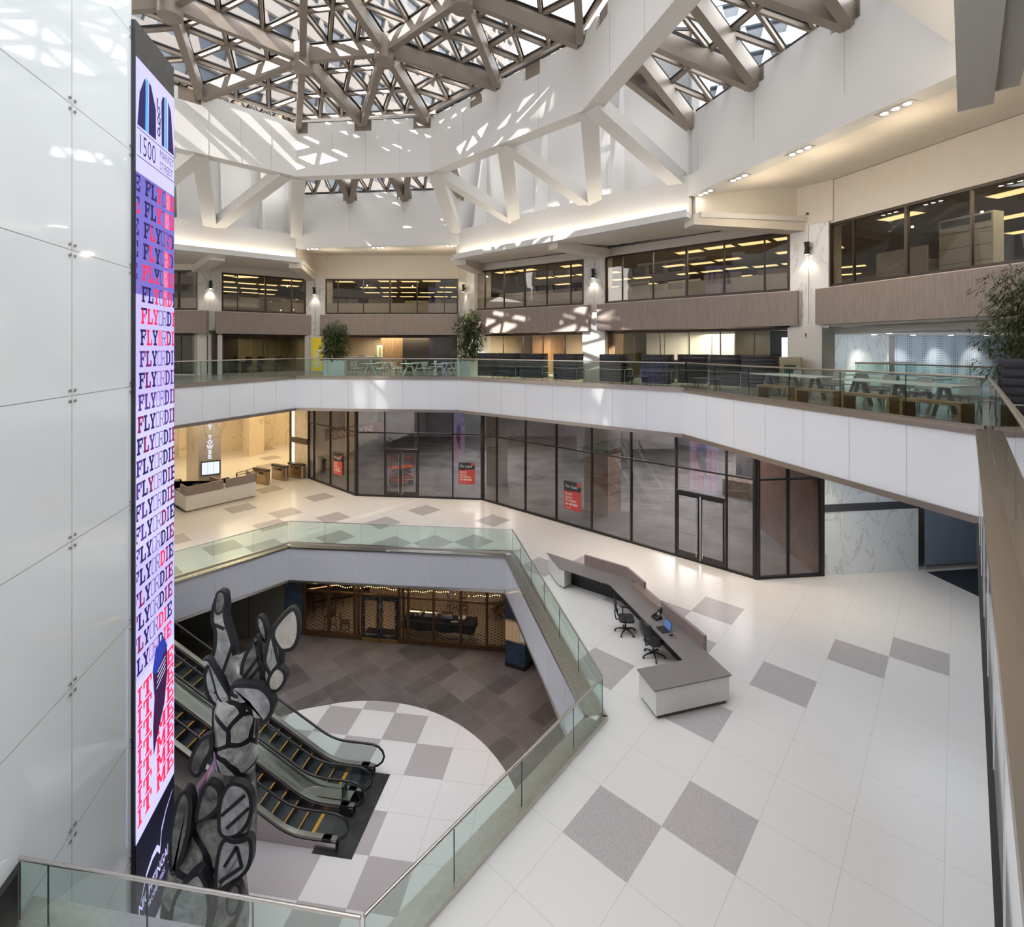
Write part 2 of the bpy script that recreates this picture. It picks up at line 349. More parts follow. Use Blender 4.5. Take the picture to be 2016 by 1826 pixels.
# ---------------------------------------------------------------- upper gallery: windows, wood bands, columns
bays = [(318, 612, 405, 611.5, [322, 351, 389.5]), (425, 613.5, 617, 621, [436.5, 468, 523, 574.6, 602]),
        (630, 620, 908, 620, [639.5, 665, 715, 767.5, 821, 874.6, 902]), (933, 613, 1158, 600.5, [933.8, 954, 991.6, 1032, 1076, 1123, 1149]),
        (1174.6, 600, 1570, 573, [1191, 1224.6, 1285, 1351, 1425, 1504.7, 1555]), (1605, 570, 1960, 525, [1632, 1679.6, 1783, 1911, 2030])]
ZT, ZB = 11.385, 10.03; W0, W1 = 11.47, 13.88
BP = []
for k, (x0, y0, x1, y1, ms) in enumerate(bays):
    a = P(x0, y0, ZT).xy; c = P(x1, y1, ZT).xy; e = (c-a).normalized()
    if k == 0: a = a-e*3
    if k == 5: c = c+e*7
    BP.append((a, c, e, Vector((-e.y, e.x))))
    lab = ['leftmost grey-brown wood band, beside the screen', 'wood band over the glass office at left', 'wood band over the cafe tables', 'wood band with sun patches over the black sofas', 'wood band under the window with the blue screen reflection', 'wood band at right behind the bamboo'][k]
    b = MB(); b.wall(a, c, ZB, ZT, .3, wood_band); o = struct(b.build('trim_%d' % (k+1)), lab)
    b = MB(); n_ = Vector((-e.y, e.x)); b.wall(a+n_*.02, c+n_*.02, ZT, ZT+.03, .5, cream); b.build('ledge', o)
    # window
    wa, wc = a+n_*.42, c+n_*.42
    pts = [L(x, wa, wc) for x in ms]
    if k == 0: pts[0] = wa
    b = MB(); A, Z_ = pts[0], pts[-1]
    b.wall(A, Z_, W0, W0+.09, .14, win_frame); b.wall(A, Z_, W1-.09, W1, .14, win_frame); b.wall(A-n_*.03, Z_-n_*.03, W0-.07, W0, .2, win_frame)
    o = struct(b.build('window_%d' % (k+1)), 'band of tinted office windows above the gallery')
    for i, p in enumerate(pts):
        t = .10 if i in (0, len(pts)-1, len(pts)//2) else .045
        s_ = 0 if i == 0 else (-t if i == len(pts)-1 else -t/2)
        b = MB(); b.wall(p+e*s_, p+e*(s_+t), W0+.09, W1-.09, .12, win_frame); b.build('mullion', o)
        if i:
            q = pts[i-1]
            b = MB(); b.wall(q+e*.02+n_*.05, p-e*.02+n_*.05, W0+.09, W1-.09, .02, pane_office); b.build('pane', o)
            if k < 5:
                b = MB(); b.wall(q+e*.03+n_*.075, p-e*.03+n_*.075, W0+.09, W0+.74, .01, frosted); b.build('frosted_film', o)
    # wall above the window, office behind it
    b = MB(); zt = 15.55 if k in (2, 5) else 14.35
    aa = a-e*(.2 if k else 0); c2 = c+e*.2
    b.wall(aa+n_*.40, c2+n_*.40, W1, zt, .25, cream); o = struct(b.build('wall_gallery'), 'cream plaster wall above the gallery windows')
    b = MB(); b.wall(aa+n_*.385, c2+n_*.385, zt-.06, zt-.03, .02, joint_black); b.build('shadow_gap', o)
# offices behind the upper windows and lounges behind the lower glass
def linq(k, t, d): a, c, e, n_ = BP[k]; return a+(c-a)*t+n_*d
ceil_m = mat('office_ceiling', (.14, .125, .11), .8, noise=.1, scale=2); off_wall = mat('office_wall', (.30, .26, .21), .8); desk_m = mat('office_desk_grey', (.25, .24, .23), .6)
panel_l = emit('office_light_panel', (1, .74, .36), 1.9)
b = MB()
far = [BP[k][j]+BP[k][3]*.6 for k in range(6) for j in (0, 1)]; far[2] = far[1].lerp(far[2], .5)+Vector((-.3, .4)); del far[1]
outer = [Vector((40, 0)), Vector((40, 60)), Vector((-45, 60)), Vector((-45, 20))]
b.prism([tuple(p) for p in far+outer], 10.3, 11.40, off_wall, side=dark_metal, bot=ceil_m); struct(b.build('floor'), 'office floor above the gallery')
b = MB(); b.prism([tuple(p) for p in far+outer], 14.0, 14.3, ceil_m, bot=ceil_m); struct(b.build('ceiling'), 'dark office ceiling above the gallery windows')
b = MB(); back = [Vector((-38, 22)), Vector((-30, 44)), Vector((-6, 50)), Vector((22, 38)), Vector((33, 12))]
for i in range(4): b.wall(back[i], back[i+1], ZU, 14.2, .2, off_wall)
struct(b.build('wall_back'), 'dim back wall of the offices')
rnd = random.Random(3)
lights = []
for k in range(1, 6):
    n = {1: 4, 2: 6, 3: 5, 4: 6, 5: 4}[k]
    for i in range(n):
        for j in range(5 if k in (3, 4) else 4):
            if rnd.random() < (.2 if k != 5 else .05): continue
            t = (i+.5+(j % 2)*.45)/n
            if t > 1: continue
            p = linq(k, t, 2.2+j*3.6+rnd.random()*.5); lights.append((p, math.atan2(BP[k][2].y, BP[k][2].x), k, '%s, %s from the left' % (['front row', 'second row', 'third row', 'fourth row', 'back row'][j], ['first', 'second', 'third', 'fourth', 'fifth', 'sixth'][i])))
for i in range(2): lights.append((linq(0, .75+.2*i, 2+2.2*i), math.atan2(BP[0][2].y, BP[0][2].x), 0, ['front one', 'rear one'][i]))
proto = None
where = ['beside the screen', 'over the glass office at left', 'over the cafe bay', 'over the sofa bay', 'over the bay with the blue screen', 'in the big right-hand bay']
for p, rz, k, wh in lights:
    lab = 'office ceiling light '+where[k]+', '+wh
    if proto is None:
        proto = thing('ceiling_light', lab, 'ceiling light', (*p, 13.99), rz, 'office ceiling lights '+where[k])
        b = MB(); b.box((0, 0, -.01), (1.36, .72, .02), mat('light_frame', (.5, .45, .35), .5)); b.build('frame', proto)
        b = MB(); b.box((0, 0, -.026), (1.24, .60, .012), panel_l); b.build('diffuser', proto)
    else: dup(proto, (*p, 13.99), rz, lab, 'office ceiling lights '+where[k])
for k, e_ in ((1, 120), (2, 200), (3, 220), (4, 260), (5, 200)):      # light of the office ceiling troffers
    p = linq(k, .5, 3.5); lamp('AREA', (*p, 13.95), e_, (1, .86, .62), 6, aim=(*p, 0), sy=3)
# columns: marble upper shaft, plain white base
cols = [(389.5, 436.5, 0, 1), (602, 639.5, 1, 2), (902, 933.8, 2, 3), (1149, 1191, 3, 4), (1555, 1632, 4, 5)]
sconce_at = []
for i, (x0, x1, ka, kb) in enumerate(cols):
    a0, c0, e0, n0 = BP[ka]; a1, c1, e1, n1 = BP[kb]
    p0 = L(x0, a0+n0*.30, c0+n0*.30); p1 = L(x1, a1+n1*.30, c1+n1*.30)
    e = (p1-p0).normalized(); n_ = Vector((-e.y, e.x))
    if n_.y < 0: n_ = -n_
    p0u, p1u = p0+e*.01, p1-e*.01
    b = MB(); zt = 13.95
    b.prism([tuple(q) for q in (p0u, p1u, p1u+n_*1.1, p0u+n_*1.1)], 9.9, zt, marble_w)
    o = struct(b.build('wall_column_%d' % (i+1)), 'marble column between gallery windows')
    b = MB(); b.prism([tuple(q) for q in (p0u-e*.15-n_*.02, p1u+e*.15-n_*.02, p1u+e*.15+n_*1.1, p0u-e*.15+n_*1.1)], zt, 15.6, cream); b.build('plaster_head', o)
    b = MB(); b.box((*((p0u+p1u)/2-n_*.012), 12.0), (.012, .02, 3.9), seam, math.atan2(e.y, e.x)); b.build('stone_joint', o)
    b = MB(); q0, q1 = p0u-n_*.06, p1u-n_*.06
    if i == 4: q0, q1 = L(1553, q0, q1), L(1617, q0, q1)
    b.prism([tuple(q) for q in (q0-e*.05, q1+e*.02, q1+e*.02+n_*1.1, q0-e*.05+n_*1.1)], ZU, 9.96, white); b.build('column_base', o)
    m_ = (p0u+p1u)/2
    sconce_at.append((m_-n_*.02, n_, e))
b = MB(); sh = None
for i, (p, n_, e) in enumerate(sconce_at):
    lab = 'black hourglass wall sconce on the '+['leftmost marble column', 'second marble column from left', 'marble column behind the middle bamboo', 'marble column between the two sofa groups', 'widest marble column at right'][i]
    loc = (p.x, p.y, 13.02); rz = math.atan2(e.y, e.x)
    if sh is None:
        sh = thing('wall_sconce', lab, 'wall lamp', loc, rz, 'black sconces on the marble columns')
        b = MB(); b.cyl((0, -.15, -.24), .10, .24, black, 14, .065); b.cyl((0, -.15, 0), .065, .24, black, 14, .10); b.build('lamp_body', sh)
        b = MB(); b.box((0, -.04, 0), (.08, .1, .1), black); b.cyl((.1, -.12, -.02), .05, .05, black, 10); b.build('bracket', sh)
        b = MB(); b.cyl((0, -.15, -.247), .07, .006, emit('sconce_glow', (1, .9, .75), 12), 12); b.build('lens', sh)
    else: dup(sh, loc, rz, lab)
    q = p-n_*.17
    lamp('SPOT', (q.x, q.y, 12.72), 30, (1, .88, .72), .03, aim=(q.x+n_.x*.30, q.y+n_.y*.30, 11.0), spot=radians(95))
# ---------------------------------------------------------------- roof: coves, beams, outer walls
cove_l = emit('cove_light_strip', (1, .88, .70), 13)
RN = ['', 'left', 'over the cafe', 'over the sofas', 'on the right', 'nearest the camera']
for i in range(len(R)-1):
    a, c = R[i], R[i+1]; e = (c-a).normalized(); n_ = Vector((-e.y, e.x)); ln = (c-a).length
    narrow = i in (2, 4)
    if not narrow:
        b = MB(); b.wall(a, c, 14.3, 15.78, .5, white); o = struct(b.build('wall_cove'), 'white cove wall washed by hidden light')
        q0, q1 = offs(R, -.42)[i], offs(R, -.42)[i+1]; q0, q1 = a-n_*.42, c-n_*.42
        b = MB(); b.wall(q0-e*.05, q1+e*.1, 14.08, 14.28, .55, white); b.wall(q0-e*.05, q1+e*.1, 14.28, 14.36, .05, white); b.build('cove_ledge', o)
        b = MB(); b.wall(a-n_*.30, c-n_*.30, 14.285, 14.315, .1, cove_l); b.build('light_strip', o)
        # sloping soffit back to the windows
        wi = {0: 0, 1: 1, 3: 3, 5: 5}[i]; bp = BP[wi]
        if i == 3: wa_, wb_ = BP[3][0]+BP[3][3]*.42, BP[4][1]+BP[4][3]*.42
        elif i == 1: wa_, wb_ = BP[0][0]+BP[0][3]*.42, BP[1][1]+BP[1][3]*.42
        elif i == 5: wa_, wb_ = c+n_*8, c+n_*8
        else: wa_, wb_ = BP[0][0]-BP[0][2]*6, BP[0][0]
        if i in (1, 3):
            b = MB(); a_, c_ = a+n_*.05, c+n_*.05
            b.raw([(*a_, 14.1), (*c_, 14.1), (*wb_, 14.3), (*wa_, 14.3), (*a_, 14.2), (*c_, 14.2), (*wb_, 14.4), (*wa_, 14.4)],
                  [(0, 1, 2, 3), (7, 6, 5, 4), (0, 4, 5, 1), (2, 6, 7, 3), (1, 5, 6, 2), (3, 7, 4, 0)], cream)
            o = struct(b.build('ceiling'), 'cream soffit between the cove and the windows')
            for t in ((.0, .5, 1.0) if i == 3 else (0.35, 1.0)):       # haunches that carry the cove on the columns
                p = a_+(c_-a_)*t; w_ = wa_+(wb_-wa_)*t
                b = MB(); b.beam((*p, 14.0), (*w_, 13.93), .7, .38, cream); b.build('haunch', o)
    else:
        b = MB(); b.wall(a, c, 14.97, 15.78, .62, white); o = struct(b.build('wall_beam'), 'white ring beam with downlights on its underside')
        k = 2 if i == 2 else 5; bp = BP[k]; wa_, wb_ = bp[0]+bp[3]*.42, bp[1]+bp[3]*.42
        a_, c_ = a+n_*.6, c+n_*.6
        b = MB(); b.raw([(*a_, 15.05), (*c_, 15.05), (*wb_, 15.5), (*wa_, 15.5), (*a_, 15.2), (*c_, 15.2), (*wb_, 15.65), (*wa_, 15.65)],
                        [(0, 1, 2, 3), (7, 6, 5, 4), (0, 4, 5, 1), (2, 6, 7, 3), (1, 5, 6, 2), (3, 7, 4, 0)], cream)
        struct(b.build('ceiling'), 'cream ceiling sloping up to the gallery wall')
    # outer wall above the ring beam
    ztop = 18.1 if narrow else 21.7; back_ = .12 if narrow else 1.25
    p, q = a+n_*back_, c+n_*back_
    b = MB()
    if narrow: b.wall(p, q, 15.7, ztop-.45, .4, white)
    else:
        b.wall(a+n_*.05, c+n_*.05, 15.70, 15.80, 1.6, white); b.wall(p, q, 15.7, ztop-.45, .4, white)
    o = struct(b.build('wall_clerestory'), 'white wall between the ring beam and the outer skylight')
    nn = 3; seg = []
    for k in range(nn):                      # crenellated top: the skylight beams sit in its notches
        t0 = k/nn+(.045 if k else 0); t1 = (k+1)/nn-(.045 if k < nn-1 else 0)
        b = MB(); b.wall(p+(q-p)*t0, p+(q-p)*t1, ztop-.45, ztop, .4, white); b.build('parapet', o)
    b = MB()
    for k in (1, 2): b.wall(p+(q-p)*(k/nn-.05)+n_*.1, p+(q-p)*(k/nn+.05)+n_*.1, ztop-.45, ztop+.1, .28, truss)
    b.build('beam_bearing', o)
    b = MB()
    for k in (.04, 1/3., 2/3., .96): b.box((*(p+(q-p)*k-n_*.004), (15.8+ztop)/2-.25), (.014, .01, ztop-16.3), seam, math.atan2(e.y, e.x))
    b.build('panel_joint', o)
    if not narrow:                           # folded bays behind the struts
        b = MB()
        for k in range(3):
            m0 = p+(q-p)*((k+.18)/3)-n_*0.0; m1 = p+(q-p)*((k+.62)/3)
            b.raw([(*(m0-n_*1.0), 15.8), (*(m0+n_*.02), 15.8), (*(m0+n_*.02), ztop-.6), (*(m0-n_*.1), ztop-.6), (*(m0+e*.12-n_*1.0), 15.8), (*(m0+e*.12+n_*.02), 15.8), (*(m0+e*.12+n_*.02), ztop-.6), (*(m0+e*.12-n_*.1), ztop-.6)],
                  [(0, 1, 2, 3), (7, 6, 5, 4), (0, 4, 5, 1), (1, 5, 6, 2), (2, 6, 7, 3), (3, 7, 4, 0)], white)
        b.build('fin', o)
for i in range(1, len(R)-1):                  # returns closing the corners of the clerestory
    q = []
    for j in (i-1, i):
        e = (R[j+1]-R[j]).normalized(); q.append(R[i]+Vector((-e.y, e.x))*(.14 if j in (2, 4) else 1.3))
    b = MB(); b.wall(q[0], q[1], 15.7, 21.6, .3, white); b.wall(R[i]-(R[i]-q[0])*.1, q[0], 15.7, 18.0, .1, white); b.wall(R[i], q[1], 15.7, 18.0, .1, white); struct(b.build('wall_clerestory'), 'white corner return of the clerestory wall')
# downlights under the narrow beams
dl = None; led = emit('downlight_led', (1, .95, .86), 30)
for i, ts in ((2, (.09, .50, .95)), (4, (.06, .24, .5, .79))):
    a, c = R[i], R[i+1]; e = (c-a).normalized(); n_ = Vector((-e.y, e.x))
    for j, t in enumerate(ts):
        p = a+(c-a)*t+n_*.32; lab = 'three-lamp recessed downlight in the white beam '+(['far left over the cafe', 'over the middle of the cafe', 'over the right end of the cafe'][j] if i == 2 else ['nearest the cove corner at right', 'second from the cove corner at right', 'third from the cove corner at right', 'nearest the camera at upper right'][j])
        if dl is None:
            dl = thing('downlight', lab, 'recessed light', (*p, 14.965), math.atan2(e.y, e.x), 'triple downlights under the beams')
            b = MB(); b.box((0, 0, -.004), (.86, .26, .014), mat('downlight_trim', (.5, .48, .46), .5)); b.build('trim_plate', dl)
            for s_ in (-.27, 0, .27): b = MB(); b.cyl((s_, 0, -.018), .075, .008, led, 14); b.build('lamp', dl)
        else: dup(dl, (*p, 14.965), math.atan2(e.y, e.x), lab)
    pass
for i, t in ((2, .15), (2, .5), (2, .85), (4, .24), (4, .48), (4, .75)):       # added fill points below the beams, brightening gallery ceilings and walls
    a, c = R[i], R[i+1]; e = (c-a).normalized(); n_ = Vector((-e.y, e.x)); p = a+(c-a)*t+n_*1.5
    lamp('POINT', (p.x, p.y, 13.9), 55, (1, .84, .62), .04)
# inner ring
ztR = 19.95
for i in range(len(RI)-1):
    a, c = RI[i], RI[i+1]; e = (c-a).normalized(); n_ = Vector((-e.y, e.x)); o2 = offs(RI, .62)
    a2, c2 = o2[i], o2[i+1]
    b = MB(); b.hexa([(*a, 17.4), (*c, 17.4), (*c2, 17.4), (*a2, 17.4), (*a, ztR-.5), (*c, ztR-.5), (*c2, ztR-.5), (*a2, ztR-.5)], white)
    o = struct(b.build('wall_ring'), 'white inner ring beam that carries the skylight')
    nt_ = [[0, .5, 1], [0, .28, 1], [0, .5, 1], [.48, .99], [.32, .85], [.5, 1], [.5, 1]][i]
    nt_ = {0: [.5], 1: [.14], 2: [0.02, .5, .93], 3: [.36, .73], 4: [.2, .7], 5: [.3, .7]}[i]
    cuts = [0]+[v for t in nt_ for v in (max(0, t-.42/(c-a).length), min(1, t+.42/(c-a).length))]+[1]
    for k in range(0, len(cuts)-1, 2):
        if cuts[k+1]-cuts[k] < .03: continue
        t0, t1 = cuts[k], cuts[k+1]
        b = MB(); q = [a+(c-a)*t0, a+(c-a)*t1, a2+(c2-a2)*t1, a2+(c2-a2)*t0]
        b.hexa([(*v, ztR-.5) for v in q]+[(*v, ztR) for v in q], white); b.build('parapet', o)
    b = MB()
    for t in nt_: b.wall(a+(c-a)*max(0, t-.45/(c-a).length)+n_*.12, a+(c-a)*min(1, t+.45/(c-a).length)+n_*.12, ztR-.5, ztR+.1, .45, truss)
    b.build('beam_bearing', o)
    b = MB(); ln = (c-a).length
    for k in range(1, 4): b.box((*(a+(c-a)*(k/4+.02)-n_*.004), 18.4), (.014, .01, 2.0), seam, math.atan2(e.y, e.x))
    b.build('panel_joint', o)
# struts between the rings
def strut(a, c, w=.62, d=.5):
    b = MB(); b.beam(a, c, w, d, white, up=(0, 0, 1)); return b
def ringpt(x, i): p = L(x, *offs(RI, .3)[i:i+2]); return Vector((p.x, p.y, 17.55))
def outpt(x, i): p = L(x, *offs(R, .25)[i:i+2]); return Vector((p.x, p.y, 15.7))
ST = [((856, 2), (901, 3)), ((856, 3), (1013, 3)), ((994, 3), (1013, 3)), ((994, 3), (1160, 3)), ((1160, 3), (1172, 3)), ((1168, 4), (1338, 3)), ((588, 2), (583, 2)),
      ((560, 1), (425, 1)), ((394, 1), (414, 1)), ((394, 1), (250, 1)), ((-99, 0), (0, 0))]
for (x0, i0), (x1, i1) in ST[:-1]:
    b = strut(ringpt(x0, i0), outpt(x1, i1)); struct(b.build('trim_strut'), 'white diagonal strut between roof rings')
b = MB(); b.beam((5.0, 9.3, 17.7), (9.5, 10.3, 15.85), .75, .5, white); struct(b.build('trim_strut'), 'broad white strut at the upper right corner')
b = MB(); b.beam((4.6, 9.0, 17.7), (7.6, 6.6, 15.9), .75, .5, white); struct(b.build('trim_strut'), 'broad white strut above the camera')
# ---------------------------------------------------------------- skylight space frame
def gp(x, i, z): p = L(x, *RI[i:i+2]); return Vector((p.x, p.y, z))
zb = 19.62
ND = {'A': gp(396, 1, zb), 'B': gp(588, 1, zb), 'C': gp(714, 2, zb), 'Dd': gp(840, 2, zb), 'E': gp(980, 3, zb), 'Ff': gp(1143, 3, zb),
      'N0': P(335, 18, 21.0), 'N1': P(596, 124, 20.8), 'N2': P(757, 108, 20.8), 'N3': P(910, 3, 21.3), 'M1': P(600, -125, 22.0), 'M2': P(1130, -130, 21.4),
      'G': Vector((4.0, 11.4, zb)), 'H': Vector((2.4, 7.2, zb)), 'I': Vector((-2.2, 2.0, zb)), 'J': Vector((-18.0, 16.2, zb)), 'K': Vector((-17.3, 9.5, zb)),
      'M0': Vector((-12.6, 13.2, 22)), 'M3': Vector((-3.2, 10.2, 22.4)), 'Q': Vector((-9.5, 5.5, zb))}
TR = [('N0', 'A', 'N1'), ('A', 'B', 'N1'), ('B', 'C', 'N1'), ('C', 'N2', 'N1'), ('C', 'Dd', 'N2'), ('Dd', 'E', 'N2'), ('N2', 'E', 'N3'), ('E', 'Ff', 'N3'), ('N0', 'N1', 'M1'), ('N1', 'N2', 'M1'), ('N2', 'N3', 'M1'),
      ('N3', 'M2', 'M1'), ('N3', 'Ff', 'M2'), ('Ff', 'G', 'M2'), ('G', 'H', 'M2'), ('M1', 'M2', 'M3'), ('M2', 'H', 'M3'), ('H', 'I', 'M3'), ('M0', 'N0', 'M1'), ('J', 'A', 'N0'), ('J', 'N0', 'M0'), ('J', 'M0', 'K'),
      ('M0', 'M1', 'M3'), ('M0', 'M3', 'Q'), ('K', 'M0', 'Q'), ('M3', 'I', 'Q')]
sky = thing('skylight', 'taupe steel space frame skylight of triangular bays over the atrium', None, (-5, 15, 19.9)); tag(sky, kind='structure')
off = Vector((-5, 15, 19.9)); UPV = Vector((0, 0, .62))
edges = set()
for t in TR:
    for i in range(3): edges.add(tuple(sorted((t[i], t[(i+1) % 3]))))
perim = {tuple(sorted(x)) for x in [('A', 'B'), ('B', 'C'), ('C', 'Dd'), ('Dd', 'E'), ('E', 'Ff'), ('Ff', 'G'), ('G', 'H'), ('H', 'I'), ('J', 'A'), ('J', 'K')]}
for a, c in sorted(edges):
    if (a, c) in perim: continue
    out_ = {'M0', 'M1', 'M2', 'M3', 'Q', 'K', 'J', 'H', 'I', 'G'}; thin = a in out_ and c in out_  # unseen beams slimmed so more sun passes to the wood bands
    b = MB(); p, q = ND[a]-off, ND[c]-off; b.beam(p+Vector((0, 0, .26)), q+Vector((0, 0, .26)), .12 if thin else .26, .26 if thin else .55, truss); b.build('main_beam', sky)
for k in ('N0', 'N1', 'N2', 'N3', 'M1', 'M2', 'M0', 'M3'):
    b = MB(); b.cyl(ND[k]-off-Vector((0, 0, .28)), .40, .95, truss, 24); b.build('node', sky)
nd = 3
sub = []
for t in TR:
    A, B_, C_ = [ND[k]+UPV-off for k in t]; b = MB(); bk = MB()
    def at(i, j): return A+(B_-A)*(i/nd)+(C_-A)*(j/nd)
    seg = []
    for i in range(1, nd): seg += [(at(i, 0), at(i, nd-i)), (at(0, i), at(nd-i, i)), (at(i, 0), at(0, i))]
    seg += [(A, B_), (B_, C_), (C_, A)]
    for p, q in seg:
        b.beam(p, q, .11, .17, truss); b.beam(p+Vector((0, 0, .10)), q+Vector((0, 0, .10)), .21, .05, joint_black)
    b.build('mullion_grid', sky)
    n_ = (B_-A).cross(C_-A).normalized()*.02
    if n_.z < 0: n_ = -n_
    b = MB(); u = Vector((0, 0, .13)); q = [A+u, B_+u, C_+u]
    b.raw([*q, *[x+n_ for x in q]], [(0, 1, 2), (5, 4, 3), (0, 3, 4, 1), (1, 4, 5, 2), (2, 5, 3, 0)], pane_roof); b.build('glazing', sky)
# outer strip skylights between the rings
def strip(i, j, zin, zout, lab, n=3, back_=.3):
    a, c = offs(RI, .5)[i], offs(RI, .5)[i+1]; r0, r1 = offs(R, back_)[j], offs(R, back_)[j+1]
    t = tag(thing('strip_skylight', lab, None, (*((a+c)/2), zin)), kind='structure'); o = Vector((*((a+c)/2), zin))
    W_ = [Vector((*(r0+(r1-r0)*(k/n)), zout))-o for k in range(n+1)]
    N_ = [Vector((*(a+(c-a)*((k+.5)/n)), zin))-o for k in range(n)]
    N_ = [Vector((*a, zin))-o]+N_+[Vector((*c, zin))-o]
    tri = []
    for k in range(n): tri += [(W_[k], N_[k+1], W_[k+1])]
    for k in range(n+1): tri += [(N_[k], N_[k+1], W_[k])]
    done = set()
    for T in tri:
        for q in range(3):
            p0, p1 = T[q], T[(q+1) % 3]; key = tuple(sorted((tuple(round(v, 2) for v in p0), tuple(round(v, 2) for v in p1))))
            if key in done or abs(p0.z-p1.z) < .01: continue
            done.add(key); b = MB(); b.beam(p0-Vector((0, 0, .4)), p1-Vector((0, 0, .4)), .28, .6, truss); b.build('main_beam', t)
        b = MB()
        A, B_, C_ = T
        at = lambda i, j: A+(B_-A)*(i/3)+(C_-A)*(j/3)
        for q in range(1, 3):
            for p0, p1 in ((at(q, 0), at(q, 3-q)), (at(0, q), at(3-q, q)), (at(q, 0), at(0, q))): b.beam(p0, p1, .10, .16, truss); b.beam(p0+Vector((0, 0, .09)), p1+Vector((0, 0, .09)), .16, .04, joint_black)
        for p0, p1 in ((A, B_), (B_, C_), (C_, A)): b.beam(p0+Vector((0, 0, .05)), p1+Vector((0, 0, .05)), .15, .12, joint_black)
        b.build('mullion_grid', t)
        u = Vector((0, 0, .12)); v = Vector((0, 0, .14)); b = MB(); q = [A+u, B_+u, C_+u, A+v, B_+v, C_+v]
        b.raw(q, [(0, 1, 2), (5, 4, 3), (0, 3, 4, 1), (1, 4, 5, 2), (2, 5, 3, 0)], pane_roof); b.build('glazing', t)
strip(2, 2, 20.2, 18.15, 'strip skylight showing beneath the ring over the cafe')
strip(4, 4, 20.2, 18.15, 'strip skylight of heavy taupe beams at upper right')
strip(3, 3, 20.4, 21.8, 'strip skylight behind the struts over the sofas', back_=1.4)
strip(1, 1, 20.4, 21.8, 'strip skylight behind the left-hand struts', back_=1.4)
strip(0, 0, 20.4, 21.8, 'strip skylight at far left behind the white tower', back_=1.4)
strip(5, 5, 20.4, 21.8, 'strip skylight over the near gallery edge', back_=1.4)
# roof slab outside the rings
b = MB(); ro = offs(R, .45); ro5 = [tuple(p) for p in offs(R, 1.6)]
q = ro5+[(-2.3, -12), (45, -12), (45, 65), (-50, 65), (-50, 18)]
b.prism(q, 15.9, 16.2, concrete); struct(b.build('ceiling'), 'roof slab round the skylights')

# outer envelope of the building (all storeys), far behind the rooms
env = mat('envelope_wall', (.30, .27, .24), .8)
b = MB()
pe = [(-45, -12), (40, -12), (40, 60), (-45, 60), (-45, -12)]
for i in range(4): b.wall(pe[i], pe[i+1], ZL-.3, 16.2, -.3, env)
struct(b.build('wall_outer'), 'outer walls of the building')
b = MB()
for q in (((-30, 2), (14, 2)), ((14, 2), (14, 42)), ((14, 42), (-30, 42)), ((-30, 42), (-30, 2))): b.wall(*q, ZL-.3, -1.45, -.3, env)
struct(b.build('wall_lower_level'), 'far walls of the lower level')

for k, (r_, w_) in enumerate(((R[2], BP[1][1]+BP[1][3]*.3), (R[3], BP[3][0]+BP[3][3]*.3), (R[4], BP[4][1]+BP[4][3]*.3))):
    b = MB(); r_ = r_+(w_-r_)*.06; t_ = .35 if k == 2 else .25
    b.wall(r_, w_, 14.28, 15.75, t_, cream); o = struct(b.build('wall_return'), 'cream wall running back from the ring corner to the column')
    b = MB(); e = (w_-r_).normalized(); n_ = Vector((-e.y, e.x)); b.wall(r_-n_*.4, w_-n_*.4, 14.08, 14.28, 1.0, white); b.build('ledge', o)
b = MB(); b.prism([tuple(v) for v in (R[4]+Vector((.3, .3)), BP[5][0]+BP[5][3]*.5, BP[4][1]+BP[4][3]*.6, BP[4][0].lerp(BP[4][1], .6)+BP[4][3]*.6, R[4]+Vector((-.6, 1.2)))], 15.5, 15.7, cream)
b.prism([tuple(v) for v in (R[3]+Vector((-.3, .3)), BP[2][1]+BP[2][3]*.5, BP[3][0]+BP[3][3]*.5, R[3]+Vector((.8, .0)))], 15.5, 15.7, cream)
b.prism([tuple(v) for v in (R[2]+Vector((.3, .3)), BP[2][0]+BP[2][3]*.5, BP[1][1]+BP[1][3]*.5, R[2]+Vector((-.6, .3)))], 15.5, 15.7, cream)
struct(b.build('ceiling'), 'cream ceiling wedges at the ring corners')
# ================================================================ towers seen through the skylights, and unseen sun blockers
hx, hy = .6, .8
def hp(h, p): return (h*hx+p*hy, h*hy-p*hx)
stone = mat('tower_stone', (.155, .135, .12), .7, noise=.05, scale=.3); tglass = mat('tower_window', (.05, .058, .07), .15, .3); tlight = mat('tower_blue_glass', (.16, .20, .24), .15, .2)
def tower(name, lab, a, c, z0, z1, fh, mw, mg, depth=14, bays=5.0):
    a, c = V2(a), V2(c); e = (c-a).normalized(); n_ = Vector((-e.y, e.x)); ln = (c-a).length
    t = thing(name, lab, 'building', (*a, z0)); o = Vector((*a, z0))
    b = MB(); b.wall((0, 0), c-a, 0, z1-z0, depth, mg); b.build('glass_core', t)
    b = MB(); z = 0
    while z < z1-z0:
        b.wall(-n_*.6, (c-a)-n_*.6, z, z+fh*.46, .7, mw); z += fh
    b.build('spandrel', t)
    b = MB(); k = 0
    while k*bays < ln:
        q = e*(k*bays); 
        z = 0
        while z < z1-z0:
            b.hexa([(*(q-n_*.5), z+fh*.46), (*(q+e*1.6-n_*.5), z+fh*.46), (*(q+e*1.6), z+fh*.46), (*q, z+fh*.46), (*(q+e*.5-n_*.5), z+fh), (*(q+e*1.1-n_*.5), z+fh), (*(q+e*1.1), z+fh), (*(q+e*.5), z+fh)], mw)
            z += fh
        k += 1
    b.build('pier', t)
    return t
tower('tower_or_sun_blocker', 'pale stone office tower seen through the main skylight', (-62, 30), (0, 138), 17, 150, 4.2, stone, tglass)
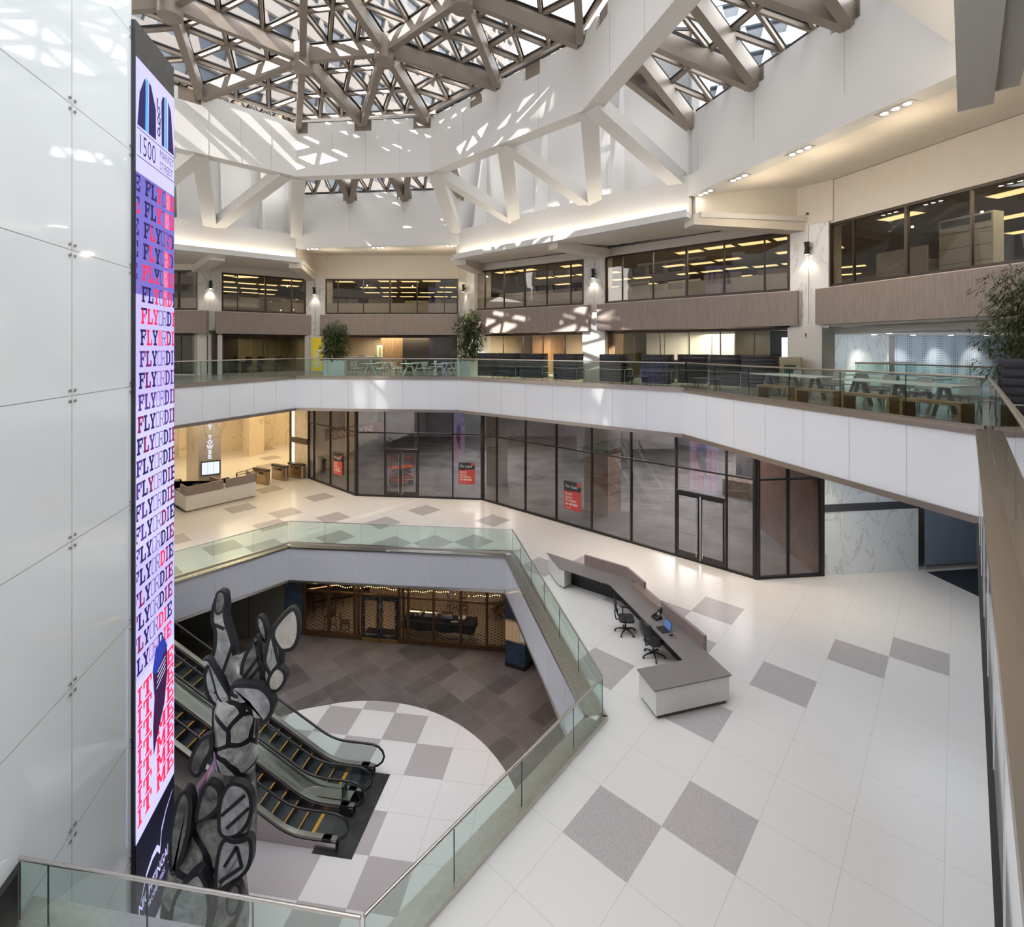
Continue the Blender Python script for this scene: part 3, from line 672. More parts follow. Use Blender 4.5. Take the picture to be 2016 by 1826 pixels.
tower('tower_or_sun_blocker', 'blue glass tower seen through the right-hand strip skylight', (28, 78), (70, 60), 17, 120, 4.0, tlight, tglass, bays=3.2)
tower('tower_or_sun_blocker', 'low unseen sun blocker added south of the atrium', hp(-62, -10.3), hp(-62, -22.85), 0, 75.4, 4.2, stone, tglass)  # unseen mass added to cut off the lower sun
tower('tower_or_sun_blocker', 'narrow lower part of the added sun blocker south of the atrium', hp(-62, -22.9), hp(-62, -23.55), 0, 68.3, 4.2, stone, tglass)  # added; its lower top lets a sun patch reach the balcony fascia
tower('tower_or_sun_blocker', 'high unseen sun blocker added between the tall ones south of the atrium', hp(-62, -10.3), hp(-62, -24.1), 92.0, 150, 4.2, stone, tglass)  # added overhead mass, keeps high sun off the clerestory walls
tower('tower_or_sun_blocker', 'tall unseen sun blocker added south-east of the atrium', hp(-63, 45), hp(-63, -10.2), 0, 140, 4.2, stone, tglass)  # added mass, bounds the sun slot on the east
tower('tower_or_sun_blocker', 'tall unseen sun blocker added south-west of the atrium', hp(-63, -23.6), hp(-63, -70), 0, 140, 4.2, stone, tglass)  # added mass, bounds the sun slot on the west
# ================================================================ white glass tower with the LED screen
wd = Vector((-.247, .969)); w0 = Vector((-8.25, 9.4)); pw = 2.295
wpt = lambda k: w0+wd*(pw*k)
wA, wB = wpt(-3.3), wpt(1)
jz = [13.70-2.73*k for k in range(-2, 8)]
b = MB()
body = [wA+Vector((-.12, 0)), wB+Vector((-.12, -.01)), (-14, 11.8), (-14, 2)]
b.prism([tuple(p) for p in body], ZL, 18.9, white); b.prism([tuple(wB+Vector((-.16, 0))), (-9.40, 13.55), (-12, 13.7), (-13.5, 11.9)], ZL, 16.6, dark_metal); tw = struct(b.build('wall_tower'), 'white glass clad lift tower')
for k in range(-4, 1):
    p0, p1 = wpt(k), wpt(k+1)
    if k == -4: p0 = wA
    for j in range(len(jz)-1):
        z1, z0 = jz[j], jz[j+1]
        if z0 < ZL: z0 = ZL
        if z1 <= ZL or z0 > 18.9: continue
        z1 = min(z1, 18.9)
        b = MB(); b.wall(p0+wd*.006, p1-wd*.006, z0+.006, z1-.006, .03, tower_glass); b.build('glass_panel', tw)
        b = MB(); nrm = Vector((wd.y, -wd.x))
        for s0, zz in ((.08, z0+.1), (pw-.08, z0+.1), (.08, z1-.1), (pw-.08, z1-.1)):
            q = p0+wd*s0; b.tube([(*q, zz), (*(q+nrm*.025), zz)], .028, bronze, 8)
        b.build('bolt', tw)
b = MB()
for k in range(-3, 2): b.wall(wpt(k)-wd*.008, wpt(k)+wd*.008, ZL, 18.9, .02, mat('tower_joint', (.30, .29, .27), .7))
for z in jz[1:]:
    if ZL < z < 18.9: b.wall(wA, wB, z-.008, z+.008, .02, mat('tower_joint', (.30, .29, .27), .7))
b.build('joint', tw)
b = MB(); b.prism([(-8.35, 8.1), (-7.9, 6.2), (-7.4, 6.4), (-7.75, 7.86), (-8.0, 8.2)], -.2, .9, dark_metal); b.build('dark_plinth', tw)
# LED screen
ld = Vector((-.227, .974)); l0 = Vector((-8.73, 11.62)); lw = 2.07; ln_ = Vector((ld.y, -ld.x))
def lp(u, z, d=.0): q = l0+ld*u+ln_*d; return (q.x, q.y, z)
screen = thing('led_screen', 'tall narrow LED screen with repeated lettering on the edge of the white tower', 'screen', (*l0, ZL))
SO = Vector((*l0, ZL))
def sb(mb, name): o = mb.build(name, screen, -SO); return o
b = MB(); b.wall(l0-ln_*.3, l0+ld*lw-ln_*.3, ZL+.01, 16.75, -.29, mat('screen_case', (.02, .02, .022), .5)); sb(b, 'case')
b = MB(); b.wall(l0-ln_*.02, l0+ld*lw-ln_*.02, 15.92, 16.75, -.03, mat('black_stone', (.04, .037, .035), .5, noise=.4, scale=6)); sb(b, 'head_panel')
lav = emit('led_lavender', (.56, .50, 1.0), 1.05); lav2 = emit('led_lavender_pale', (.60, .57, 1.0), 1.10); vio = emit('led_violet', (.20, .17, .62), .95); blk = emit('led_black', (.006, .006, .02), 1)
navy = emit('led_navy', (.022, .012, .11), 1.0); purp = emit('led_purple', (.09, .03, .22), 1.1); red = emit('led_red', (.95, .03, .10), 1.05); pink = emit('led_pink', (1, .22, .42), 1.1); maroon = emit('led_maroon', (.22, .015, .10), 1.0)
blu = emit('led_blue', (.10, .38, 1.0), 1.2); whiteb = emit('led_white_blue', (.55, .62, 1), 1.3)
b = MB()
def quad(u0, u1, z0, z1, m, d=.012): b.face([lp(u0, z0, d), lp(u1, z0, d), lp(u1, z1, d), lp(u0, z1, d)], m)
zs = [(13.25, 15.92, lav2), (10.4, 13.25, vio), (7.8, 10.4, lav), (4.2, 7.8, lav2), (1.35, 4.2, lav), (-2.42, 1.35, lav2), (ZL+.02, -2.42, blk)]
for z0, z1, m in zs: quad(0, lw, z0, z1, m)
sb(b, 'display')
# slab lettering drawn as strokes on a unit cell
T_ = .17
GL = {'F': [(.0, 0, .55, .15), (.12, 0, .42, 1), (0, .85, 1, 1), (.82, .62, 1, .85), (.42, .45, .75, .6), (.62, .36, .75, .7)],
      'L': [(0, .85, .55, 1), (.12, 0, .42, 1), (0, 0, 1, .15), (.8, .15, 1, .4)],
      'Y': [(.33, 0, .67, .12), (.2, 0, .8, .14), (.35, 0, .65, .5), 'ya', 'yb', (0, .86, .42, 1), (.58, .86, 1, 1)],
      'D': [(0, 0, .6, .14), (0, .86, .6, 1), (.1, 0, .38, 1), 'dbow'],
      'I': [(.1, 0, .9, .15), (.1, .85, .9, 1), (.32, 0, .68, 1)],
      'E': [(0, 0, 1, .15), (0, .85, 1, 1), (.12, 0, .42, 1), (.82, .15, 1, .36), (.82, .64, 1, .85), (.42, .43, .75, .57), (.64, .36, .75, .64)],
      'T': [(.22, 0, .78, .14), (.35, 0, .65, 1), (0, .86, 1, 1), (0, .62, .16, .86), (.84, .62, 1, .86)],
      'M': [(0, 0, .34, .13), (.66, 0, 1, .13), (.06, 0, .28, 1), (.72, 0, .94, 1), 'ma', 'mb', (0, .87, .3, 1), (.7, .87, 1, 1)],
      'O': [(0, .12, .1, .88), (.9, .12, 1, .88), (.1, 0, .9, .05), (.1, .95, .9, 1), (0, .05, .2, .12), (.8, .05, 1, .12), (0, .88, .2, .95), (.8, .88, 1, .95)],
      'R': [(.08, 0, .18, 1), (0, 0, .3, .05), (.08, .95, .8, 1), (.85, .55, .95, .9), (.75, .9, .9, .95), (.18, .48, .85, .53), 'rleg', (.75, 0, 1, .05)]}
PL = {'ya': [(0, .9), (.3, .9), (.65, .42), (.38, .42)], 'yb': [(.72, .9), (.95, .9), (.62, .4), (.42, .45)], 'dbow': [(.5, 0), (.85, .1), (1, .3), (1, .7), (.85, .9), (.5, 1), (.5, .84), (.7, .78), (.74, .5), (.7, .22), (.5, .16)],
      'ma': [(.06, 1), (.3, 1), (.58, .25), (.44, .25)], 'mb': [(.7, 1), (.94, 1), (.56, .25), (.42, .25)], 'rleg': [(.45, .5), (.57, .5), (.95, .03), (.83, .03)]}
def glyph(ch, u, z, w, h, m, m2=None, cut=.5):
    for g in GL[ch]:
        q = [(g[0], g[1]), (g[2], g[1]), (g[2], g[3]), (g[0], g[3])] if not isinstance(g, str) else PL[g]
        if g == 'dbow':
            for i in range(5):
                a_ = PL[g]; quadp([a_[i], a_[i+1], a_[min(9-i, 10)] if 9-i > 5 else a_[6], a_[10-i] if i else a_[10]], u, z, w, h, m)
            continue
        quadp(q, u, z, w, h, m2 if (m2 and (g[1] if not isinstance(g, str) else 1) < cut and not isinstance(g, str)) else m)
def quadp(q, u, z, w, h, m):
    pts = [(min(max(u+x*w, .01), lw-.01), z+y*h) for x, y in q]
    if max(p[0] for p in pts)-min(p[0] for p in pts) < .004: return
    b.face([lp(x, y, .02) for x, y in pts], m)
rw = random.Random(11)
word = 'FLYORDIE '; cwid = {'F': .31, 'L': .30, 'Y': .31, 'O': .21, 'R': .25, 'D': .29, 'I': .2, 'E': .30, ' ': .22}
tot = sum(cwid[c] for c in word)
b = MB(); z = 12.80; k = 0
while z > 1.3:
    sh_ = .42-.30*(12.8-z)/4.6 if z > 8.2 else .12-.42*(8.2-z)/6.9
    u = sh_-tot; phase = (12.8-z)/11.5
    for rep in (0, 1):
        for ch in word:
            w_ = cwid[ch]
            if ch != ' ' and u+w_ > 0 and u < lw:
                r_ = rw.random()
                if phase < .35: m = red if r_ < .28 else navy; m2 = red if rw.random() < .3 else None
                elif phase < .8: m = purp if r_ < .45 else (maroon if r_ > .8 else navy); m2 = None
                else: m = red if (r_ < .3 and u > 1.1) else (maroon if r_ > .75 else navy); m2 = None
                if ch in 'OR' and m is red and phase < .35: quadp([(-.05, -.05), (1.05, -.05), (1.05, 1.05), (-.05, 1.05)], u, z, w_*.9, .385, pink); m = maroon
                glyph(ch, u+.01, z, w_*.93, .385, m, m2)
            u += w_
    z -= .515; k += 1
sb(b, 'lettering')
b = MB(); z = .72; k = 0
while z > -2.35:
    for ch, u, w_ in (('I', .04, .26), ('T', .34, .42), ('M', 1.02, .52), ('E', 1.58, .42)):
        if -.55 < z < 1.4 and ch == 'M' and z > -.35: continue
        h = .42
        if z+h < -2.42: continue
        zz = max(z, -2.40)
        glyph(ch, u, zz, w_, h-(zz-z), red)
    z -= .47
sb(b, 'lettering')
b = MB()     # portrait on the screen: dark head with a blue cap
skin = emit('led_dark_plum', (.05, .012, .06), 1); blue2 = emit('led_deep_blue', (.03, .05, .40), 1)
def blob(pts, m, d): b.face([lp(x, y, d) for x, y in pts], m)
blob([(.80, 1.15), (1.0, 1.55), (1.35, 1.6), (1.6, 1.3), (1.62, .6), (1.45, -.1), (1.15, -.5), (.85, -1.0), (.82, -.3), (.9, .4)], skin, .024)
blob([(.78, 1.1), (.95, 1.6), (1.38, 1.68), (1.62, 1.3), (1.3, 1.15), (1.0, .95)], blue2, .028)
for k in range(4): blob([(1.0+.02*k, .55+.13*k), (1.5, .75+.11*k), (1.5, .78+.11*k), (1.0+.02*k, .58+.13*k)], whiteb, .030)
sb(b, 'portrait')
# logo: two slanted towers and lettering
b = MB()
def lq(pts, m, d=.022): b.face([lp(x, y, d) for x, y in pts], m)
lq([(.05, 14.35), (.45, 14.35), (.45, 15.55), (.40, 15.6), (.16, 15.15)], navy); lq([(.42, 14.35), (.58, 14.35), (.58, 15.62), (.46, 15.66)], blu, .024); lq([(.60, 14.35), (.98, 14.35), (.98, 15.1), (.72, 15.58), (.62, 15.62)], navy)
lq([(1.30, 14.35), (1.44, 14.35), (1.46, 15.65), (1.36, 15.62), (1.28, 15.45)], navy); lq([(1.46, 14.35), (1.62, 14.35), (1.60, 15.66), (1.49, 15.7)], blu, .024); lq([(1.66, 14.35), (2.02, 14.35), (1.84, 15.45), (1.68, 15.66)], navy)
for x, zc in ((1.14, 15.15), (1.14, 14.92), (1.14, 14.62)):
    for s_ in range(8):
        a0, a1 = s_*pi/4, (s_+1)*pi/4
        lq([(x+.085*cos(a0), zc+.12*sin(a0)), (x+.085*cos(a1), zc+.12*sin(a1)), (x+.045*cos(a1), zc+.075*sin(a1)), (x+.045*cos(a0), zc+.075*sin(a0))], navy)
lq([(1.02, 15.2), (1.06, 15.2), (1.10, 15.45), (1.04, 15.45)], navy); lq([(1.17, 14.6), (1.21, 14.6), (1.24, 15.0), (1.2, 15.0)], navy)
lq([(.03, 14.27), (2.05, 14.27), (2.05, 14.29), (.03, 14.29)], navy); lq([(.03, 13.62), (2.05, 13.62), (2.05, 13.64), (.03, 13.64)], navy)
textmesh(b, '1500', navy, lambda u, w: lp(.08+u, 13.72+w, .024), .68, bold=-.004, sx=.66)
textmesh(b, 'MARKET', navy, lambda u, w: lp(1.18+u, 14.0+w, .024), .30, bold=-.003, sx=.74)
textmesh(b, 'STREET', navy, lambda u, w: lp(1.18+u, 13.70+w, .024), .30, bold=-.003, sx=.78)
sb(b, 'logo')
b = MB()
pts = [(.25+1.0*t, -3.85+.62*sin(pi*t*.55)) for t in [i/10 for i in range(11)]]
bird = [(.2, -3.95), (.5, -3.55), (.8, -3.42), (1.05, -3.42), (1.2, -3.62), (1.3, -3.2), (1.55, -2.95), (1.95, -2.75)]
for i in range(len(bird)-1):
    (x0, y0), (x1, y1) = bird[i], bird[i+1]; w_ = [.02, .08, .11, .14, .16, .1, .05, .01]
    lq([(x0, y0-w_[i]), (x1, y1-w_[i+1]), (x1, y1+w_[i+1]*.2), (x0, y0+w_[i]*.2)], lav2)
textmesh(b, 'NIGHTINGALE', lav2, lambda u, w: lp(.10+u, -4.20+w, .024), .36, bold=.004, sx=.76)
textmesh(b, 'PROPERTIES', lav2, lambda u, w: lp(.52+u, -4.50+w, .024), .21, sx=.85)
lq([(.12, -4.44), (.42, -4.44), (.42, -4.46), (.12, -4.46)], lav2); lq([(1.65, -4.44), (1.95, -4.44), (1.95, -4.46), (1.65, -4.46)], lav2)
sb(b, 'logo')
# ================================================================ railings
def railing(a, c, z, step, lab, side=1, r=.028, h=1.05, caps=True, px=None, base=steel, rail=steel, grp=None):
    a, c = V2(a), V2(c); e = (c-a).normalized(); ln = (c-a).length; ang = math.atan2(e.y, e.x)
    t = thing('glass_railing', lab, 'railing', (*a, z), ang, grp)
    b = MB(); b.tube([(0, 0, h), (ln, 0, h)], r, rail, 12); b.build('handrail', t)
    b = MB(); b.box((ln/2, .0, .035), (ln, .10, .07), base); b.build('base_channel', t)
    ts = [0]+[((L(x, a, c)-a).dot(e)) for x in px]+[ln] if px else [ln*k/max(1, round(ln/step)) for k in range(max(1, round(ln/step))+1)]
    for k in range(len(ts)-1):
        x0, x1 = ts[k]+.008, ts[k+1]-.008
        if x1-x0 < .05: continue
        b = MB(); q = [(x0, -.008, .05), (x1, -.008, .05), (x1, .008, .05), (x0, .008, .05), (x0, -.008, h-.02), (x1, -.008, h-.02), (x1, .008, h-.02), (x0, .008, h-.02)]
        b.raw(q, [(0, 1, 5, 4), (2, 3, 7, 6)], rail_glass); b.raw(q, [(1, 2, 6, 5), (3, 0, 4, 7), (4, 5, 6, 7)], rail_edge); b.build('glass_panel', t)
    return t
UG = offs(U, .12)
labs = ['gallery railing at far left, beside the screen', 'gallery railing in front of the glass office at left', 'gallery railing in front of the white cafe tables', 'gallery railing in front of the black sofas', 'gallery railing in front of the long tables and benches', 'nearest gallery railing, running out of the picture at right']
pxs = [None, [398, 467, 529], [645, 712, 780, 845], [944.8, 1034, 1090, 1150, 1248, 1305], [1407, 1474, 1554, 1654, 1783, 1934], None]
for i in range(6):
    a, c = UG[i], UG[i+1]; e = (c-a).normalized()
    railing(a+e*.06, c-e*.06, 7.485, 1.5, labs[i], px=pxs[i] if pxs[i] and i != 1 else None, rail=bronze if i in (4,) else steel, base=bronze)
labs = ['pit railing at far left by the lobby floor', 'pit railing left of the corner, over the escalators', 'pit railing along the far side of the opening', 'pit railing beside the reception desk', 'pit railing running from the desk corner to the bottom of the picture', 'nearest pit railing ending at the white tower']
for i in range(6):
    a, c = MG[i], MG[i+1]; e = (c-a).normalized()
    railing(a+e*.03, c-e*.03, .0, 1.62, labs[i], base=steel, r=.026 if i < 4 else .03, px={4: [1129, 1027, 894], 5: [498, 290, 95]}.get(i))
b = MB(); q = offs(ME, .42)
for i in range(3, 6):
    b.wall(q[i], q[i+1], 0, .10, -.10, steel)
struct(b.build('trim_1'), 'steel kerb outside the pit railing')
railing((13.9, 20.3), (15.6, 12.0), 7.485, 1.9, 'railing round the stair opening at the right, beyond the benches', rail=bronze, base=bronze)
railing((14.1, 20.5), (17.0, 21.1), 7.485, 1.6, 'short return railing of the stair opening beside the marble wall', rail=bronze, base=bronze)
# ================================================================ main floor storefront
SF = [Vector(p) for p in ((-14.32, 35.17), (-9.65, 30.95), (-1.80, 30.12), (9.65, 19.76), (12.44, 20.07))]
SM = [[617, 649, 683], [705, 757, 822.6, 891, 945], [951, 976.7, 1033, 1094, 1164, 1241.6, 1330, 1429], [1496, 1554, 1614]]
doors = {(1, 1): 0, (2, 6): 1}
for i in range(4):
    a, c = SF[i], SF[i+1]; e = (c-a).normalized(); n_ = Vector((-e.y, e.x)); ang = math.atan2(e.y, e.x)
    lab = ['tinted storefront nearest the lobby', 'tinted storefront with double doors over the pit', 'long tinted storefront with double doors beside the desk', 'end bay of the tinted storefront by the marble wall'][i]
    b = MB(); b.wall(a, c, 0, .10, .12, dark_metal); b.wall(a, c, 5.45, 5.6, .12, dark_metal); b.wall(a, c, 3.89, 3.96, .12, dark_metal); b.wall(a, c, 0.0, .05, -.01, dark_metal)
    o = struct(b.build('window_%d' % (7+i)), lab)
    P_ = [a]+[L(x, a, c) for x in SM[i]]+[c]
    P_ = [p for k, p in enumerate(P_) if k in (0, len(P_)-1) or (.25 < (p-a).dot(e) < (c-a).length-.25)]
    for k, p in enumerate(P_):
        w_ = .16 if k in (0, len(P_)-1) else .065
        b = MB(); b.wall(p-e*w_/2, p+e*w_/2, .0, 5.6, .16, dark_metal); b.build('mullion', o)
        if not k: continue
        q = P_[k-1]; door = (i, k-1) in ((1, 1), (2, 6)) if i == 2 else False
        mid = (q+p)/2; xm = CX+F*mid.x/mid.y
        door = (i == 1 and 757 < xm < 823) or (i == 2 and 1330 < xm < 1429)
        for z0, z1 in ((3.96, 5.45), (.10 if not door else 2.95, 3.89)):
            b = MB(); b.wall(q+e*.03+n_*.05, p-e*.03+n_*.05, z0, z1, .02, pane_store); b.build('pane', o)
        if door:
            ln = (p-q).length; dd = thing('door_1' if i == 1 else 'door_2', 'double glass doors in the '+('far storefront' if i == 1 else 'long storefront beside the desk'), None, (*(q-n_*.0), 0), ang)
            tag(dd, kind='structure')
            b = MB(); b.box((ln/2, .05, 2.89), (ln, .16, .13), dark_metal); b.build('head_rail', dd)
            for s_ in (0, 1):
                x0 = .06+s_*(ln/2-.03); w_ = ln/2-.09
                b = MB(); b.box((x0+w_/2, .03, .17), (w_, .05, .34), mat('door_bronze', (.06, .056, .053), .4, .5)); b.box((x0+w_/2, .03, 2.77), (w_, .05, .10), dark_metal)
                b.box((x0+.035, .03, 1.5), (.07, .05, 2.5), dark_metal); b.box((x0+w_-.035, .03, 1.5), (.07, .05, 2.5), dark_metal); d_ = b.build('door_leaf', dd)
                b = MB(); b.box((x0+w_/2, .03, 1.53), (w_-.14, .02, 2.40), pane_store); b.build('door_glass', d_)
                xs = x0+w_-.10 if s_ == 0 else x0+.10
                b = MB(); b.tube([(xs, -.07, .25), (xs, -.07, 2.7)], .019, steel, 8); b.box((xs, -.03, .4), (.02, .08, .02), steel); b.box((xs, -.03, 2.5), (.02, .08, .02), steel); b.build('door_handle', d_)
                b = MB(); b.tube([(x0+.1, .08, 1.08), (x0+w_-.1, .08, 1.08)], .014, steel, 8); b.build('push_bar', d_)
# back-of-storefront vacant space
b = MB(); b.prism([tuple(p+Vector((0, .2))) for p in SF[:4]]+[(12.4, 20.4), (30, 36), (10, 52), (-14, 52)], .004, .012, concrete); struct(b.build('floor'), 'bare concrete floor of the vacant shop')
b = MB(); b.wall((30, 36), (10, 52), 0, 5.6, .2, mat('shop_wall', (.30, .30, .31), .8, noise=.3, scale=.5)); b.wall((10, 52), (-14, 52), 0, 5.6, .2, MATS['shop_wall']); b.wall((-14, 52), (-14.3, 35.3), 0, 5.6, -.2, marble_y); struct(b.build('wall_shop'), 'back walls of the vacant shop')
b = MB(); b.prism([(12.45, 20.2), (13.0, 26), (12.6, 26), (12.2, 20.3)], 0, 5.6, mat('brown_tile_wall', (.26, .155, .115), .5, noise=.25, scale=1.5)); struct(b.build('wall_shop'), 'brown tiled wall at the end of the vacant shop')
def pillar(px0, px1, pxs_, py, depth, m, name, lab, zc=None):
    a = P(px0, py, 0); Y = a.y; c = D(px1, py, Y); b = MB(); w_ = c.x-a.x
    b.box(((a.x+c.x)/2, Y+w_/2, 2.8), (w_, w_, 5.6), m, radians(pxs_)); return struct(b.build(name), lab)
tile_col = tiles('blush_tile', 0, 0, .2, .9, (.42, .33, .27), (.1, .08, .07), .35, .06, .012)
b = MB(); cpos = P(1190, 1012, 0); 
b.box((cpos.x, cpos.y+.6, 1.65), (1.55, 1.4, 3.3), mat('blush_stone', (.62, .47, .38), .35, noise=.12, scale=2), radians(-42)); b.box((cpos.x, cpos.y+.6, 3.45), (1.62, 1.47, .30), mat('rust_steel', (.10, .05, .035), .7), radians(-42)); b.box((cpos.x, cpos.y+.6, 4.6), (1.5, 1.35, 2.0), concrete, radians(-42))
o = struct(b.build('wall_pillar'), 'blush stone pillar inside the vacant shop')
b = MB()
for z in (.55, 1.1, 1.65, 2.2, 2.75): b.box((cpos.x, cpos.y+.6, z), (1.56, 1.41, .015), joint_black, radians(-42))
b.build('stone_joint', o)
for x, y, w_ in ((-1.0, 33.5, 1.0), (16, 34, 1.2), (6, 40, 1.2), (20, 30, 1.2)):
    b = MB(); b.box((x, y, 2.8), (w_, w_, 5.6), concrete, radians(-42)); struct(b.build('wall_pillar'), 'bare concrete pillar in the vacant shop')
b = MB(); bx_ = P(1470, 1010, 0); b.box((bx_.x+1.5, bx_.y+3, .5), (2.6, 1.4, 1.0), mat('plywood_crate', (.22, .17, .13), .7), radians(-42)); tag(b.build('crate'), 'low grey crate on the concrete floor of the vacant shop', 'crate')
lt = thing('scissor_lift', 'orange scissor lift behind the far storefront doors', 'lift', (*P(776, 962, 0).xy.lerp(Vector((-7.2, 34)), .6), .012), .4)
org = mat('orange_paint', (.62, .09, .02), .5)
b = MB(); b.box((0, 0, .42), (1.5, .8, .35), org); b.build('chassis', lt)
for x in (-.55, .55):
    for y in (-.36, .36): b = MB(); b.tube([(x, y-.05, .2), (x, y+.05, .2)], .2, black, 14); b.build('wheel', lt)
b = MB()
for s_ in (-.33, .33):
    for k in range(2): b.beam((-.6, s_, .62+k*.26), (.6, s_, .88+k*.26), .05, .06, black); b.beam((.6, s_, .62+k*.26), (-.6, s_, .88+k*.26), .05, .06, black)
b.build('scissor_arm', lt)
b = MB(); b.box((0, 0, 1.18), (1.5, .78, .06), org)
for x in (-.73, 0, .73):
    for y in (-.37, .37): b.box((x, y, 1.75), (.04, .04, 1.1), org)
for z in (1.75, 2.28):
    for y in (-.37, .37): b.box((0, y, z), (1.5, .04, .04), org)
    for x in (-.73, .73): b.box((x, 0, z), (.04, .78, .04), org)
b.build('platform', lt)
# For Lease posters on the glass
pr, pk, pw_ = mat('poster_red', (.60, .075, .06), .5), mat('poster_navy', (.03, .035, .045), .5), mat('poster_white', (.85, .83, .8), .5)
def poster(i, x0, y0, x1, y1, lab):
    a, c = SF[i], SF[i+1]; e = (c-a).normalized(); n_ = Vector((-e.y, e.x))
    p = L(x0, a, c); q = L(x1, a, c); w_ = (q-p).length; zt = CZ-(y0-CY)*p.y/F; zb_ = CZ-(y1-CY)*p.y/F; h = zt-zb_
    t = thing('lease_poster', lab, 'poster', (*(p-n_*.02), zb_), math.atan2(e.y, e.x))
    b = MB(); b.box((w_/2, .0, h*.34), (w_, .012, h*.68), pr); b.raw([(0, -.008, h*.64), (w_, -.008, h*.70), (w_, -.008, h), (0, -.008, h), (0, .006, h*.64), (w_, .006, h*.70), (w_, .006, h), (0, .006, h)], [(0, 1, 2, 3), (7, 6, 5, 4), (0, 4, 5, 1), (1, 5, 6, 2), (2, 6, 7, 3), (3, 7, 4, 0)], pk)
    b.box((w_*.88, -.004, h*.93), (w_*.24, .012, h*.13), pr); b.build('sheet', t)
    b = MB(); g = lambda dx, dz: (lambda u, w: (dx+u, -.012, dz+w))
    textmesh(b, 'For Lease', pw_, lambda u, w: (w_*.07+u+w*.25, -.012, h*.78+w), w_*.24, sx=.78)
    for k, s_ in enumerate(('Retail', 'Space', 'Available')): textmesh(b, s_, pw_, g(w_*.07, h*(.52-.115*k)), w_*.21, sx=.9)
    textmesh(b, '215 988 5500', pw_, g(w_*.07, h*.17), w_*.14, bold=.006, sx=.95); textmesh(b, 'retail leasing', pw_, g(w_*.07, h*.06), w_*.07)
    b.build('lettering', t)
poster(0, 657, 893, 674, 932, 'small red For Lease poster on the storefront nearest the lobby')
poster(1, 903, 911, 935, 953, 'red For Lease poster on the far storefront right of the doors')
poster(2, 1111, 946, 1144, 1001, 'red For Lease poster on the long storefront beside the blush pillar')
# ================================================================ right end: marble wall, steel post, perforated wall
ra, rb = Vector((12.5, 20.12)), Vector((16.74, 20.66)); rc = Vector((24.5, 21.7))
b = MB(); b.wall(ra, rb, 0, 5.6, .25, marble_c); b.wall(ra, rb, 2.55, 2.85, -.03, mat('grey_rail_band', (.10, .10, .11), .4, .3)); struct(b.build('wall_marble'), 'white marble wall at the right of the storefront')
b = MB(); b.wall(rb, rb+(rc-rb).normalized()*.28, 0, 5.6, .3, steel); struct(b.build('trim_2'), 'brushed steel post beside the marble wall')
def perforated(name, lo, hi, base=(.38, .46, .55)):
    m, t, bs = nodes(name); pb(bs, base, .35, .1); g = t.nodes.new('ShaderNodeTexCoord'); 
    mp = t.nodes.new('ShaderNodeMapping'); mp.inputs['Scale'].default_value = (9, 9, 9); mp.inputs['Rotation'].default_value = (pi/2, 0, .14)
    v = t.nodes.new('ShaderNodeTexVoronoi'); v.inputs['Randomness'].default_value = 0; v.inputs['Scale'].default_value = 1
    sp_ = t.nodes.new('ShaderNodeSeparateXYZ'); mr = t.nodes.new('ShaderNodeMapRange'); mr.inputs[1].default_value = lo; mr.inputs[2].default_value = hi; mr.inputs[3].default_value = .08; mr.inputs[4].default_value = .34
    lt_ = t.nodes.new('ShaderNodeMath'); lt_.operation = 'LESS_THAN'; mx = t.nodes.new('ShaderNodeMix'); mx.data_type = 'RGBA'
    mp2 = t.nodes.new('ShaderNodeMapping'); mp2.inputs['Scale'].default_value = (9, 0, 9); mp2.inputs['Rotation'].default_value = (0, 0, -.14)
    t.links.new(g.outputs['Object'], mp2.inputs[0]); t.links.new(mp2.outputs[0], v.inputs['Vector'])
    t.links.new(g.outputs['Object'], sp_.inputs[0]); t.links.new(sp_.outputs['Z'], mr.inputs[0]); t.links.new(v.outputs['Distance'], lt_.inputs[0]); t.links.new(mr.outputs[0], lt_.inputs[1])
    t.links.new(lt_.outputs[0], mx.inputs['Factor']); mx.inputs['A'].default_value = (*base, 1); mx.inputs['B'].default_value = (base[0]*.35, base[1]*.38, base[2]*.45, 1); t.links.new(mx.outputs['Result'], bs.inputs['Base Color'])
    return m
b = MB(); b.wall(rb+(rc-rb).normalized()*.3, rc, .16, 5.6, .2, perforated('perforated_blue_steel', .5, 5, (.26, .32, .40))); o = struct(b.build('wall_perforated'), 'blue grey perforated metal wall at the lower right')
b = MB(); b.wall(rb+(rc-rb).normalized()*.3, rc, 0, .16, -.04, steel); b.build('skirting', o)
b = MB(); b.prism([(16.9, 20.4), (24, 21.4), (24, 14), (17.16, 18.28)], .004, .022, mat('entrance_mat', (.018, .022, .034), .95, noise=.4, scale=60)); tag(b.build('floor_mat'), 'dark blue entrance mat in front of the perforated metal wall', 'mat')
